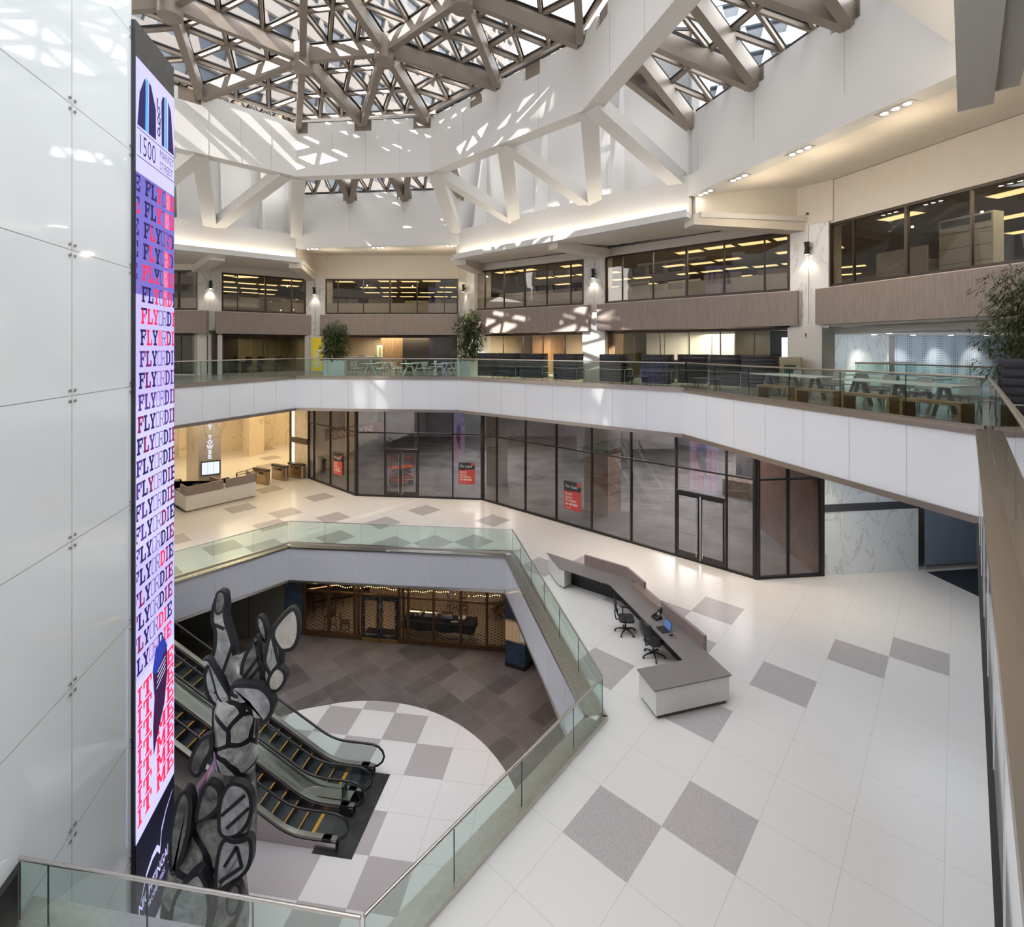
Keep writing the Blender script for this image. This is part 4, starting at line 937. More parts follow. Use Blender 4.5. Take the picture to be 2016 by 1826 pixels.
# upper right: marble wall, post, perforated wall, lowered soffit with spots
ua, ub, uc = Vector((12.85, 21.2)), Vector((17.2, 22.9)), Vector((27, 24.5))
b = MB(); b.wall(ua, ub, ZU, 9.95, .25, marble_c); struct(b.build('wall_marble'), 'white marble wall beside the stair opening on the gallery')
b = MB(); b.wall(ub, ub+(uc-ub).normalized()*.3, ZU, 9.95, .3, bronze); struct(b.build('trim_3'), 'bronze post between marble and perforated wall on the gallery')
b = MB(); b.wall(ub+(uc-ub).normalized()*.3, uc, ZU, 9.95, .2, perforated('perforated_pale_steel', 14, 8, (.48, .56, .64))); struct(b.build('wall_perforated'), 'pale blue perforated metal wall on the gallery')
b = MB(); q = BP[5]; b.prism([tuple(v) for v in (q[0]+q[3]*.3, q[1]+q[3]*.3, (30, 14), (28, 26), (12, 24))], 9.96, 10.03, white); b.prism([tuple(v) for v in (q[0]+q[3]*1.3+q[2]*1.5, q[1]+q[3]*1.3, (30, 14), (28, 26), (14, 23))], 9.72, 9.95, white)
struct(b.build('ceiling'), 'white lowered soffit over the stair opening')
spot = None
for k, (x, y) in enumerate(((15.3, 21.2), (17.6, 22.0), (19.6, 22.4), (21.6, 22.8), (14.6, 19.4))):
    lab = 'recessed spotlight in the white soffit, '+['over the marble wall', 'first along the perforated wall', 'second along the perforated wall', 'third along the perforated wall, behind the bamboo', 'over the stair railing'][k]
    if spot is None:
        spot = thing('spotlight', lab, 'spotlight', (x, y, 9.715), 0, 'recessed spots over the stair opening')
        b = MB(); b.cyl((0, 0, -.012), .13, .012, white, 18); b.build('trim_ring', spot); b = MB(); b.cyl((0, 0, -.02), .09, .008, led, 14); b.build('lamp', spot)
    else: dup(spot, (x, y, 9.715), 0, lab)
    lamp('SPOT', (x, y, 9.68), 130, (1, .93, .82), .05, aim=(x+.25, y+1.0, 7.6), spot=radians(75))
# ================================================================ gallery lounges behind the lower glass
olive = mat('olive_glass_wall', (.17, .155, .095), .25); beige_w = mat('beige_wall', (.46, .39, .29), .7); dark_room = mat('dark_room_wall', (.05, .042, .036), .6)
lin = emit('linear_light', (1, .82, .55), 9); lounge_ceil = mat('lounge_ceiling', (.20, .17, .13), .8)
G0, G1 = ZU, 9.98
def bayp(k, t, d): a, c, e, n_ = BP[k]; return a+(c-a)*t+n_*d
b = MB()
for k in range(0, 5):
    q = [bayp(k, 0, .62), bayp(k, 1, .62), bayp(k, 1.0, 8.5), bayp(k, 0.0, 8.5)]
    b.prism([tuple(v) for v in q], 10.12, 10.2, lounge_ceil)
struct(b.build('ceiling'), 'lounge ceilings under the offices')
for k in range(0, 5):
    a, c, e, n_ = BP[k]; ang = math.atan2(e.y, e.x); ln = (c-a).length
    lab = ['glass front of the dark room at far left', 'glass front with tall black door pulls at left', 'glass front of the cafe lounge', 'glass front of the lit lounge behind the sofas', 'glass front of the office lounge behind the right-hand sofas'][k]
    a2, c2 = bayp(k, .0, .62)+e*.35, bayp(k, 1, .62)-e*.35
    o = None; b = MB(); b.wall(a2, c2, 9.86, 9.98, .12, win_frame); b.wall(a2, c2, ZU, ZU+.06, .08, steel); o = struct(b.build('window_%d' % (11+k)), lab)
    n = max(2, round((c2-a2).length/1.5)); 
    for i in range(n):
        p0 = a2+(c2-a2)*(i/n); p1 = a2+(c2-a2)*((i+1)/n)
        if k == 2 and i < n*.3: continue
        b = MB(); b.wall(p0+e*.012+n_*.03, p1-e*.012+n_*.03, ZU+.06, 9.86, .015, pane_office if k < 2 else pane_clear); b.build('pane', o)
        if k in (0, 3, 4): b = MB(); b.wall(p1-e*.02, p1+e*.02, ZU+.06, 9.86, .06, win_frame); b.build('mullion', o)
    if k == 1:
        for x in (518, 526):
            q = L(x, a2, c2)-n_*.06; b = MB(); b.tube([(*q, 8.0), (*q, 9.55)], .02, black, 8); b.build('door_pull', o)
    # partitions, back wall
    wm = [dark_room, olive, beige_w, beige_w, olive][k]
    b = MB(); d_ = [3, 5.5, 4.5, 6.5, 6.5][k]; b.wall(bayp(k, 0, d_), bayp(k, 1 if k != 4 else .7, d_), G0, 10.2, .15, wm); b.wall(bayp(k, 0, .7), bayp(k, 0, d_), G0, 10.2, .12, wm)
    if k != 4: b.wall(bayp(k, 1, .7), bayp(k, 1, d_), G0, 10.2, .12, wm)
    struct(b.build('wall_lounge'), 'inner walls of the gallery rooms')
# cafe lounge: oak block, dark glass wall
def blk_(k, t0, t1, d0, d1, z0, z1, m):
    b = MB(); b.prism([tuple(bayp(k, t0, d0)), tuple(bayp(k, t1, d0)), tuple(bayp(k, t1, d1)), tuple(bayp(k, t0, d1))], z0, z1, m); return b
struct(blk_(2, .36, .53, 2.6, 4.4, G0, 10.1, wood_warm).build('wall_oak'), 'oak clad wall in the cafe lounge')
struct(blk_(2, .54, .97, 2.0, 4.4, G0, 10.1, dark_room).build('wall_dark'), 'dark panelled room beside the oak wall')
struct(blk_(3, .18, .36, 4.4, 6.4, G0, 10.1, wood_warm).build('wall_oak'), 'oak cupboard wall in the lit lounge')
struct(blk_(4, .0, .07, .75, 1.6, G0, 10.1, wood_warm).build('wall_oak'), 'oak pier beside the office lounge glass')
b = MB()
for t in (.2, .34, .48, .6): b.wall(bayp(4, t, 4.0), bayp(4, t, 4.06), G0, 10.1, .05, steel)
b.wall(bayp(4, .08, 4.0), bayp(4, .6, 4.0), G0+1.0, 10.1, .02, frosted); struct(b.build('wall_partition'), 'frosted partitions in the office lounge')
dayw = emit('bright_window_daylight', (.80, .90, 1), 2.2)
for k, (t0, t1) in enumerate(((.74, .82), (.85, .90), (.93, 1.0))):
    b = MB(); b.wall(bayp(4, t0, 7.4), bayp(4, t1, 7.4), G0+.8, 9.7, .04, dayw); struct(b.build('window_%d' % (17+k)), 'bright outside window far inside the office lounge')
# linear lights
llt = None
spots = [(2, .14+.14*k, 1.6+.5*(k % 3)) for k in range(3)]+[(2, .6+.13*k, 1.2) for k in range(3)]+[(3, .08+.105*k, 1.3+.9*(k % 3)) for k in range(9)]+[(4, .15+.2*k, 1.6+1.3*(k % 2)) for k in range(4)]+[(1, .3, 2.5), (1, .7, 2.5)]
for qi, (k, t, d) in enumerate(spots):
    p = bayp(k, t, d); ang = math.atan2(BP[k][2].y, BP[k][2].x); nm = ['', 'in the glass office at left', 'in the cafe lounge', 'in the lit lounge behind the sofas', 'in the office lounge at right'][k]
    lab = 'linear light '+nm+', '+['first', 'second', 'third', 'fourth', 'fifth', 'sixth', 'seventh', 'eighth', 'ninth'][sum(1 for z_ in spots[:qi] if z_[0] == k)]+' from the left'
    if llt is None:
        llt = thing('linear_light', lab, 'ceiling light', (*p, 9.94), ang, 'linear lights '+nm)
        b = MB(); b.box((0, 0, .05), (1.7, .10, .08), black); b.build('housing', llt)
        b = MB(); b.box((0, 0, .003), (1.66, .08, .016), lin); b.build('diffuser', llt)
    else: dup(llt, (*p, 9.94), ang, lab, 'linear lights '+nm)
for k, e_ in ((1, 120), (2, 300), (3, 420), (4, 210)):
    p = bayp(k, .5, 2.8); lamp('AREA', (*p, 9.85), e_, (1, .84, .6), 4.5, aim=(*p, 0), sy=2.5)
# help sign
p = L(624, BP[1][1]+BP[1][3]*.2, BP[2][0]+BP[2][3]*.2); pA = P(609, 743, ZU).xy
sa, sc_ = L(609, BP[2][0]-BP[2][2]*4-BP[2][3]*.4, BP[2][0]-BP[2][3]*.4), L(637, BP[2][0]-BP[2][2]*4-BP[2][3]*.4, BP[2][0]+BP[2][2]*4-BP[2][3]*.4)
hw = (sc_-sa).length; t = thing('help_sign', 'tall yellow sign reading help, beside the left-hand bamboo', 'sign', (*sa, ZU+.02), math.atan2((sc_-sa).y, (sc_-sa).x))
b = MB(); b.box((hw/2, .06, 1.2), (hw, .08, 2.4), pale); b.box((.02, 0, 1.2), (.04, .12, 2.4), steel); b.build('frame', t)
b = MB(); b.box((hw*.54, .0, 1.22), (hw*.74, .03, 2.2), mat('yellow_film', (.80, .62, .01), .4, em=(.8, .6, .01), es=.12)); b.build('yellow_panel', t)
b = MB(); textmesh(b, 'help', mat('sign_white', (.85, .86, .8), .5), lambda u, w: (hw*.36+w, -.022, 1.55-u), .74, bold=.02); b.build('lettering', t)
b = MB(); rr_ = random.Random(5)
for k in range(26): x, z = hw*(.5+.36*rr_.random()), 1.75+.5*rr_.random(); b.box((x, -.02, z), (.022, .008, .022), MATS['sign_white'], tilt=Matrix.Rotation(.78, 3, 'Y'))
b.build('dots', t)
# fire alarm on the widest column, camera dome above it
q = LZ(1588, 661, L(1553, BP[4][1]+BP[4][3]*.24, BP[5][0]+BP[5][3]*.24), L(1617, BP[4][1]+BP[4][3]*.24, BP[5][0]+BP[5][3]*.24)); 
al = thing('fire_alarm', 'small red fire alarm strobe on the white column base at right', 'alarm', q+Vector((-.02, -.06, 0)), -.55)
b = MB(); b.box((0, 0, 0), (.13, .06, .18), mat('alarm_red', (.35, .02, .03), .4)); b.build('housing', al); b = MB(); b.box((0, -.035, -.04), (.09, .02, .05), white); b.build('strobe', al)
cdm = thing('security_camera', 'small white security camera high on the cream wall at right', 'camera', q+Vector((-.05, -.1, 0))+Vector((0, 0, 4.75)), 0)
b = MB(); b.cyl((0, 0, -.05), .07, .1, white, 14); b.build('mount', cdm); b = MB(); b.cyl((-.03, -.08, -.04), .035, .07, black, 12); b.build('lens', cdm)
# ================================================================ West Tower lobby on the main floor
lb = [(-34, 20), (-27.5, 38.5), (-24.2, 41.5), (-24.0, 55), (-14.4, 55)]
b = MB()
wl = P(372, 886, 0).xy; 
b.wall((-45, 34), P(355, 890, 0).xy, 0, 5.6, .3, marble_y); b.wall(P(355, 890, 0).xy, P(371, 890, 0).xy, 0, 5.6, .3, marble_y)
struct(b.build('wall_lobby'), 'warm lit marble wall at the back left of the lobby')
def pil(px0, pxc, px1, py0, pyc, py1, m, m2, lab):
    a, c, d = P(px0, py0, 0).xy, P(pxc, pyc, 0).xy, P(px1, py1, 0).xy
    q = a+(d-c)*1.0; b = MB(); b.prism([tuple(a), tuple(c), tuple(d), tuple(q)], 0, 5.6, m); return struct(b.build('wall_pillar'), lab), a, c, d
o1, pa, pc, pd = pil(367, 391, 435, 955, 972, 966, marble_y, marble_y, 'warm marble pillar carrying the tower lettering')
marble_g = marble('grey_marble', (.50, .455, .41), (.28, .24, .20), .25, 1.3, .6)
e = (pd-pc).normalized(); n_ = Vector((-e.y, e.x))
b = MB(); b.wall(pc-n_*.03+e*.01, pd-n_*.03, 0, 5.6, .03, marble_g); b.build('stone_face', o1)
o2, qa, qc, qd = pil(478, 491, 520, 895, 900, 893, marble_y, marble_g, 'free-standing marble pillar deep in the lobby')
b = MB(); ba, bc, bd = P(436, 892, 0).xy, P(478, 889, 0).xy, P(560, 877, 0).xy
b.wall(ba-(bd-ba)*.6, bd, 0, 5.6, .3, marble_y); b.wall(bd, bd+Vector((8, 3)), 0, 5.6, .3, marble_y); struct(b.build('wall_lobby'), 'veined warm marble wall at the back of the lobby')
ml = [L(566, SF[0], SF[1]-(SF[1]-SF[0])*2)-Vector((0, 0)), SF[0]]
mv = SF[0]; mu = mv+Vector((-1.75, 1.2)) 
b = MB(); b.wall(mu+Vector((.45, -.3)), mv-Vector((.02, 0)), 0, 5.6, .4, marble_y); b.wall(mu, mv-Vector((.02, 0)), 2.35, 2.75, -.05, mat('brown_band', (.12, .09, .07), .4, .3)); struct(b.build('wall_marble'), 'marble pier between the lobby and the storefront')
b = MB(); b.box((*mu, 2.8), (.10, .10, 5.6), black); b.box((*(mu+Vector((.25, -.1))), 2.8), (.12, .06, 5.0), emit('lobby_light_slot', (1, .9, .6), 4)); struct(b.build('trim_4'), 'dark post and light slot at the lobby edge')
b = MB(); q = P(366, 893, 0).xy; b.box((*(q+Vector((-.1, -.2))), 2.5), (.08, .08, 4.2), emit('lobby_light_line', (1, .88, .62), 9)); struct(b.build('trim_5'), 'vertical light line on the lobby wall')
tl = thing('tower_lettering', 'halo lit metal letters WEST TOWER running down the marble pillar', 'sign', (*(pc-n_*.05), 0), math.atan2(e.y, e.x))
mlen = (pd-pc).length; hal = emit('letter_halo', (.86, .88, 1), 2.0); lm = mat('letter_metal', (.13, .13, .13), .4, .6)
b = MB(); b2 = MB(); word = 'WEST TOWER'; zt_ = CZ-(808-CY)*pc.y/F
for i, ch in enumerate(word):
    if ch == ' ': continue
    z = 4.91-i*.31
    for mb, mm, yy, bo in ((b2, hal, -.015, .011), (b, lm, -.05, -.002)):
        textmesh(mb, ch, mm, lambda u, w: (mlen*.5+u*.95, yy, z+w), .33, align='CENTER', bold=bo)
b2.build('halo', tl); b.build('letters', tl)
sc0 = thing('lobby_display', 'white wall screen in a dark frame below the tower lettering', 'screen', (*(pc-n_*.08), 0), math.atan2(e.y, e.x))
zA, zB = CZ-(912-CY)*pc.y/F, CZ-(936-CY)*pc.y/F
b = MB(); b.box((mlen*.53, 0, (zA+zB)/2), (mlen*.86, .08, zA-zB+.12), black); b.build('frame', sc0)
b = MB()
for k in range(3): b.box((mlen*(.53+.265*(k-1)), -.045, (zA+zB)/2), (mlen*.255, .012, zA-zB), emit('display_white', (.80, .86, 1), 1.0))
b.build('display', sc0)
# lobby lamps (recessed lamps of the gallery slab)
for x, y, s_, e_ in ((-19, 32, 5, 260), (-22, 38, 5, 300), (-18, 44, 5, 240), (-14.5, 27, 3, 90), (-30, 36, 4, 150)): lamp('AREA', (x, y, 5.5), e_, (1, .77, .44), s_, aim=(x, y, 0))
rec = None
for i, (x, y) in enumerate([(P(1024, 1012, 0).x-.1, P(1024, 1012, 0).y+.35), (P(1443, 1138, 0).x, P(1443, 1138, 0).y), (-6.0, 29.3), (-2.2, 29.2), (4.4, 23.6), (6.9, 21.3), (12.0, 18.6), (-10.5, 30.2)]):
    lamp('SPOT', (x, y, 5.55), 300, (1, .84, .62), .06, aim=(x, y, 0), spot=radians(95))
for x, y, e_ in ((14, 16, 90), (12, 12, 70)): lamp('AREA', (x, y, 5.5), e_, (.75, .87, 1), 4, aim=(x, y, 0))
for x, y, e_ in ((-2, 41, 700), (12, 34, 900), (20, 38, 1400), (6, 30, 520), (-6, 35, 300), (12, 26, 360)): lamp('AREA', (x, y, 5.4), e_*.85, (.94, .94, 1), 4, aim=(x, y, 0))
# turnstiles
stl = mat('turnstile_steel', (.38, .30, .22), .22, 1)
def turn(i, loc, rz, lab):
    global ts0
    if i == 0:
        t = thing('turnstile', lab, 'turnstile', loc, rz, 'lobby turnstiles'); ts0 = t
        b = MB(); b.box((0, 0, .46), (1.25, .30, .92), stl); b.tube([(-.625, 0, .02), (-.625, 0, .92)], .15, stl, 16); b.tube([(.625, 0, .02), (.625, 0, .92)], .15, stl, 16); b.build('cabinet', t)
        b = MB(); b.box((0, 0, .98), (1.35, .34, .07), black); b.tube([(-.66, 0, .92), (-.66, 0, 1.015)], .17, black, 16); b.tube([(.66, 0, .92), (.66, 0, 1.015)], .17, black, 16); b.build('top_cover', t)
        b = MB(); b.box((0, -.155, .76), (.8, .02, .16), black); b.box((0, -.155, .45), (.05, .02, .05), black); b.build('reader_slot', t)
        b = MB()
        for k in range(3): a_ = k*2*pi/3+.3; b.tube([(.1, -.17, .80), (.1+.25*cos(a_), -.62, .80+.18*sin(a_))], .016, steel, 8)
        b.build('barrier_arm', t)
    else: dup(ts0, loc, rz, lab)
for i, (x, y, lab) in enumerate(((513, 955, 'turnstile nearest the lobby desk'), (550, 947, 'middle turnstile of three at the lobby entrance'), (585, 940, 'turnstile beside the marble pier'))):
    p = P(x, y, 0); turn(i, (p.x+[-.1, -.1, .0][i], p.y+[.3, .3, -.12][i], 0), radians(-28), lab)
for i, (x, y) in enumerate(((628, 931), (651, 923))):
    p = P(x, y, 0); turn(9, (p.x, p.y+1.2, .012), radians(-28), ['turnstile behind the storefront glass, left one', 'turnstile behind the storefront glass, right one'][i])
gr = thing('guard_rail', 'brown metal guard rail between the lobby desk and the turnstile', 'railing', (*P(466, 962, 0).xy, 0), .05)
b = MB(); q = P(507, 950, 0).xy-P(466, 962, 0).xy
for z in (1.0, .84): b.beam((0, 0, z), (*q, z), .05, .04, stl)
b.build('rail', gr)
for w_ in (Vector((0, 0)), q): b = MB(); b.box((*w_, .5), (.06, .06, 1.0), stl); b.build('post', gr)
# lobby desk
dsk = thing('lobby_desk', 'white lobby desk with grey-brown raised screens in front of the turnstiles', 'desk', (*P(366, 1010, 0).xy, 0), 0)
dO = P(366, 1010, 0).xy; dA = P(338, 992, 0).xy-dO; dB = P(504, 978, 0).xy-dO; dA = dA*1.6; ez = Vector((0, 0))
eB = dB.normalized(); nB = Vector((-eB.y, eB.x)); eA = dA.normalized()
wd_ = mat('white_laminate', (.74, .71, .66), .4); top_m = mat('grey_worktop', (.17, .155, .145), .4)
b = MB(); b.prism([(0, 0), tuple(dB), tuple(dB+nB*.9), tuple(nB*.9+eA*.9), tuple(dA+nB*.9*0+eB*.9), tuple(dA)], .08, 1.0, wd_); b.build('front_panel', dsk)
b = MB(); b.prism([(.05, .06), tuple(dB*.98+nB*.05), tuple(dB*.98+nB*.8), tuple(nB*.8+eA*.7), tuple(dA*.98+eB*.8), tuple(dA*.98)], 0, .08, stl); b.build('plinth', dsk)
b = MB(); b.prism([tuple(-nB*.02), tuple(dB), tuple(dB+nB*.92), tuple(nB*.92+eA*.9), tuple(dA+eB*.92), tuple(dA)], 1.0, 1.03, top_m); b.build('worktop', dsk)
lam = mat('taupe_laminate', (.27, .215, .185), .5, noise=.12, scale=6, stretch=(5, 5, .3))
b = MB(); b.wall(eB*-.03-nB*.03, eB*1.95-nB*.03, .92, 1.42, .09, lam); b.wall(eA*1.0, eB*-.03-nB*.03, .92, 1.42, .09, lam); b.build('screen', dsk)
b = MB(); b.wall(dB-eB*1.75-nB*.03, dB+eB*.03-nB*.03, .92, 1.42, .09, lam); b.wall(dB+eB*.03-nB*.03, dB+eB*.03+nB*1.2, .92, 1.42, .09, lam); b.build('screen', dsk)
b = MB(); b.wall(dB-eB*2.0+nB*1.6, dB-eB*2.0+nB*.5, 0.05, 1.40, .08, lam); b.build('side_panel', dsk)
# ================================================================ restaurant on the lower level
RA, RB = Vector((-10.45, 24.97)), Vector((-.28, 23.55)); e = (RB-RA).normalized(); n_ = Vector((-e.y, e.x)); ang = math.atan2(e.y, e.x)
brs = mat('brass_brown_frame', (.11, .062, .030), .4, .4); zr = ZL
b = MB(); b.wall(RA, RB, zr, zr+.22, .18, brs); b.wall(RA, RB, zr+2.18, zr+2.27, .12, brs); b.wall(RA, RB, zr+3.5, zr+3.7, .12, brs)
o = struct(b.build('window_16'), 'brown framed restaurant windows on the lower level')
rm = [(565+x/6.72) for x in ()]
mx = [598, 646, 697, 704, 712, 785, 793, 803, 853, 907, 958]
pp = [RA]+[L(x, RA, RB) for x in mx]+[RB]
for i, p in enumerate(pp):
    w_ = .10
    b = MB(); b.wall(p-e*w_/2, p+e*w_/2, zr+.2, zr+3.6, .14, brs); b.build('mullion', o)
    if not i: continue
    q = pp[i-1]
    if (p-q).length < .2: continue
    x = CX+F*((q+p)/2).x/((q+p)/2).y
    if 712 < x < 785:
        ln = (p-q).length; dd = tag(thing('door_3', 'double doors with dark marbled frames and brass pulls into the restaurant', None, (*q, zr), ang), kind='structure')
        dk = marble('black_marble_frame', (.02, .026, .035), (.30, .34, .40), .25, 3, .6); br = mat('brass', (.55, .38, .14), .3, 1)
        for s_ in (0, 1):
            x0 = .05+s_*(ln/2-.025); w_ = ln/2-.08
            b = MB(); b.box((x0+w_/2, -.02, 2.09), (w_, .08, .15), dk); b.box((x0+w_/2, -.02, .27), (w_, .08, .14), dk); b.box((x0+.06, -.02, 1.18), (.12, .08, 1.9), dk); b.box((x0+w_-.06, -.02, 1.18), (.12, .08, 1.9), dk); dl_ = b.build('door_leaf', dd)
            b = MB(); b.box((x0+w_/2, -.03, .10), (w_, .09, .2), br); b.build('kick_plate', dl_)
            b = MB(); b.box((x0+w_/2, 0, 1.18), (w_-.22, .02, 1.7), pane_clear); b.build('door_glass', dl_)
            xs = x0+w_-.13 if s_ == 0 else x0+.13; b = MB(); b.tube([(xs, -.13, .78), (xs, -.13, 1.48)], .022, br, 8); b.box((xs, -.08, .85), (.05, .1, .05), br); b.box((xs, -.08, 1.41), (.05, .1, .05), br); b.build('door_pull', dl_)
    else:
        b = MB(); b.wall(q+e*.05+n_*.05, p-e*.05+n_*.05, zr+.22, zr+2.18, .02, pane_clear); b.build('pane', o)
    b = MB(); b.wall(q+e*.05+n_*.05, p-e*.05+n_*.05, zr+2.27, zr+3.5, .02, pane_clear); b.build('pane', o)
hexf, ht, hb_ = nodes('patterned_restaurant_floor'); pb(hb_, (.5, .45, .4), .4)
g = ht.nodes.new('ShaderNodeTexCoord'); mp = ht.nodes.new('ShaderNodeMapping'); mp.inputs['Scale'].default_value = (4.2, 4.2*1.35, 0); mp.inputs['Rotation'].default_value = (0, 0, .78)
v = ht.nodes.new('ShaderNodeTexVoronoi'); v.inputs['Randomness'].default_value = 0; v.inputs['Scale'].default_value = 1; c = ht.nodes.new('ShaderNodeValToRGB'); c.color_ramp.interpolation = 'CONSTANT'
c.color_ramp.elements[0].color = (.03, .02, .02, 1); c.color_ramp.elements[1].position = .30; c.color_ramp.elements[1].color = (.40, .31, .23, 1)
ht.links.new(g.outputs['Object'], mp.inputs[0]); ht.links.new(mp.outputs[0], v.inputs['Vector']); ht.links.new(v.outputs['Distance'], c.inputs[0]); ht.links.new(c.outputs[0], hb_.inputs['Base Color'])
b = MB(); b.prism([tuple(RA+n_*.1), tuple(RB+n_*.1), (4, 36), (-14, 38)], zr+.004, zr+.015, hexf); struct(b.build('floor'), 'restaurant floor with a small diamond pattern')
rwall = mat('restaurant_wall', (.06, .035, .025), .7)
b = MB(); b.wall((3.5, 35), (-14, 37), zr, -1.5, -.2, rwall); b.wall((-14, 37), RA+Vector((-1, 0)), zr, -1.5, -.2, rwall); b.wall(RB+Vector((.8, 0)), (3.5, 35), zr, -1.5, -.2, rwall); struct(b.build('wall_restaurant'), 'dark walls of the restaurant')
for t_, e_ in ((.2, 14), (.5, 20), (.8, 20)): p = RA+(RB-RA)*t_+n_*1.9; lamp('AREA', (*p, -1.6), e_, (1, .74, .46), 1.6, aim=(*p, -9))
for x, y, e_ in ((-8.5, 31, 30), (-3, 30, 40)): lamp('AREA', (x, y, -1.6), e_, (1, .62, .34), 2.5, aim=(x, y, -9))
bulb = emit('fairy_bulb', (1, .62, .2), 9)
t = thing('fairy_lights', 'string of small warm fairy lights along the top of the restaurant windows', 'string lights', (*RA, zr), ang)
wv = [( (RB-RA).length*k/90, .22, 2.52+.03*sin(k*.9)+.05*sin(k*.23)) for k in range(91)]
b = MB(); b.tube(wv, .006, black, 4); b.build('wire', t)
rr_ = random.Random(4)
for k in range(86):
    if 62 < k < 74 and k % 3: continue
    p = wv[k+2]; b = MB(); s_ = .024; 
    b.raw([(p[0]-s_, p[1]-.02, p[2]-.03), (p[0]+s_, p[1]-.02, p[2]-.03), (p[0], p[1]+s_-.02, p[2]-.03), (p[0], p[1]-s_-.02, p[2]-.03), (p[0], p[1]-.02, p[2]+s_-.03), (p[0], p[1]-.02, p[2]-s_-.03)], [(0, 2, 4), (2, 1, 4), (1, 3, 4), (3, 0, 4), (2, 0, 5), (1, 2, 5), (3, 1, 5), (0, 3, 5)], bulb); b.build('bulb', t)
# blue plaster column and left walls of the pit
navy_p = mat('navy_plaster', (.028, .050, .10), .6, noise=.35, scale=3)
c0, c1, c2 = P(995, 1311, ZL).xy, P(1033, 1323, ZL).xy, P(1057, 1300, ZL).xy
b = MB(); b.prism([tuple(c0), tuple(c1), tuple(c2), tuple(c0+c2-c1)], ZL, -1.45, navy_p); o = struct(b.build('wall_pillar'), 'navy blue plaster pillar at the right of the restaurant')
b = MB(); m_ = (c0+c2)/2; q = [m_+(p-m_)*1.03 for p in (c0, c1, c2, c0+c2-c1)]; b.prism([tuple(p) for p in q], ZL, ZL+.18, black); b.build('skirting', o)
ee = (c1-c0).normalized(); mb_ = thing('menu_board', 'framed tan menu board with white sheets on the navy pillar', 'notice board', (*(c0-Vector((-ee.y, ee.x))*.03), ZL+1.25), math.atan2(ee.y, ee.x))
b = MB(); b.box((.5, 0, .42), (1.0, .05, .95), mat('board_frame', (.35, .24, .13), .5)); b.build('frame', mb_)
b = MB()
for i in range(4):
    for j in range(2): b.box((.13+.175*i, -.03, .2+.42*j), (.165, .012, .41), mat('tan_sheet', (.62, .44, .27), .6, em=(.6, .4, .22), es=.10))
b.build('menu_sheet', mb_); b = MB(); b.box((.87, -.035, .38), (.22, .012, .66), pale); b.build('notice', mb_)
b = MB(); l1 = P(620, 1244, ZL).xy; l0_ = P(560, 1254, ZL).xy
b.wall(l0_, RA+Vector((.0, .0)), ZL, -1.45, .3, navy_p); o = struct(b.build('wall_navy'), 'navy plaster wall at the left of the restaurant')
alr = LZ(553, 1165, l0_, RA)
w5 = [P(338, 1262, ZL).xy, l0_]
b = MB(); b.wall(w5[0]-(w5[1]-w5[0])*.5, w5[1], ZL, -1.45, .25, mat('grey_green_wall', (.10, .105, .10), .6)); b.wall(w5[0]-(w5[1]-w5[0])*.5, w5[1], -2.6, -2.45, -.06, joint_black)
for t_ in (.35, .68): q = w5[0]+(w5[1]-w5[0])*t_; b.wall(q, q+(w5[1]-w5[0]).normalized()*.03, ZL, -2.6, -.02, joint_black)
struct(b.build('wall_pit_left'), 'dim grey green wall behind the escalators')
b = MB(); q = D(352, 1230, w5[0].y-1.5); b.box((q.x, q.y, ZL+1.85), (.35, .35, 3.7), mat('dark_brown_post', (.035, .02, .015), .5)); b.box((q.x-1, q.y, -1.9), (3.5, .3, .25), MATS['dark_brown_post']); struct(b.build('trim_6'), 'dark brown post at far left of the lower level')
for k, z in enumerate((-2.05, -2.5)):
    q = L(553, l0_, RA); t = thing('wall_box', ['upper', 'lower'][k]+' small red box on the navy wall beside the restaurant', 'alarm', (q.x+.02, q.y-.05, z), math.atan2((RA-l0_).y, (RA-l0_).x))
    b = MB(); b.box((0, 0, 0), (.22, .08, .17 if k == 0 else .22), MATS['alarm_red']); b.build('housing', t)
lamp('AREA', (-11.0, 21.5, -1.7), 25, (1, .8, .6), 2, aim=(-11, 21.5, -9)); lamp('AREA', (1.5, 20, -1.7), 30, (1, .75, .5), 1.5, aim=(.5, 19, -9))
for x, y in ((-7.5, 24.1), (-3.5, 23.5), (.6, 18.5)): lamp('SPOT', (x, y, -1.65), 45, (1, .78, .52), .05, aim=(x, y-.3, -9), spot=radians(110))

for x, y, e_ in ((16.0, 19.5, 85), (20, 20, 85)): lamp('AREA', (x, y, 9.6), e_, (.80, .90, 1), 3.0, aim=(x+.6, y+2.5, 7.5))  # added cool fill, brightens the perforated wall on the gallery

sa_, sb_ = Vector((-12.9, 34.75)), Vector((-9.7, 38.8)); sg = thing('shop_sign', 'red-brown hanging sign reading PENN MEDICINE behind the storefront glass nearest the lobby', 'sign', (*sa_, 3.1), math.atan2((sb_-sa_).y, (sb_-sa_).x)); sn = (sb_-sa_).length
sg['label'] = 'red-brown hanging sign with pale letters behind the storefront nearest the lobby'
b = MB(); b.box((sn/2, .06, 0), (sn, .12, .82), mat('sign_red_brown', (.16, .055, .035), .6)); b.build('board', sg)
b = MB(); textmesh(b, 'PENN MEDICINE', mat('sign_pale', (.6, .56, .5), .5), lambda u, w: (.35+u, -.012, -.22+w), .60, sx=.80); b.build('lettering', sg)
b = MB()
for x in (.4, sn-.4): b.box((x, .06, 1.45), (.03, .03, 2.1), dark_metal)
b.build('hanger', sg)
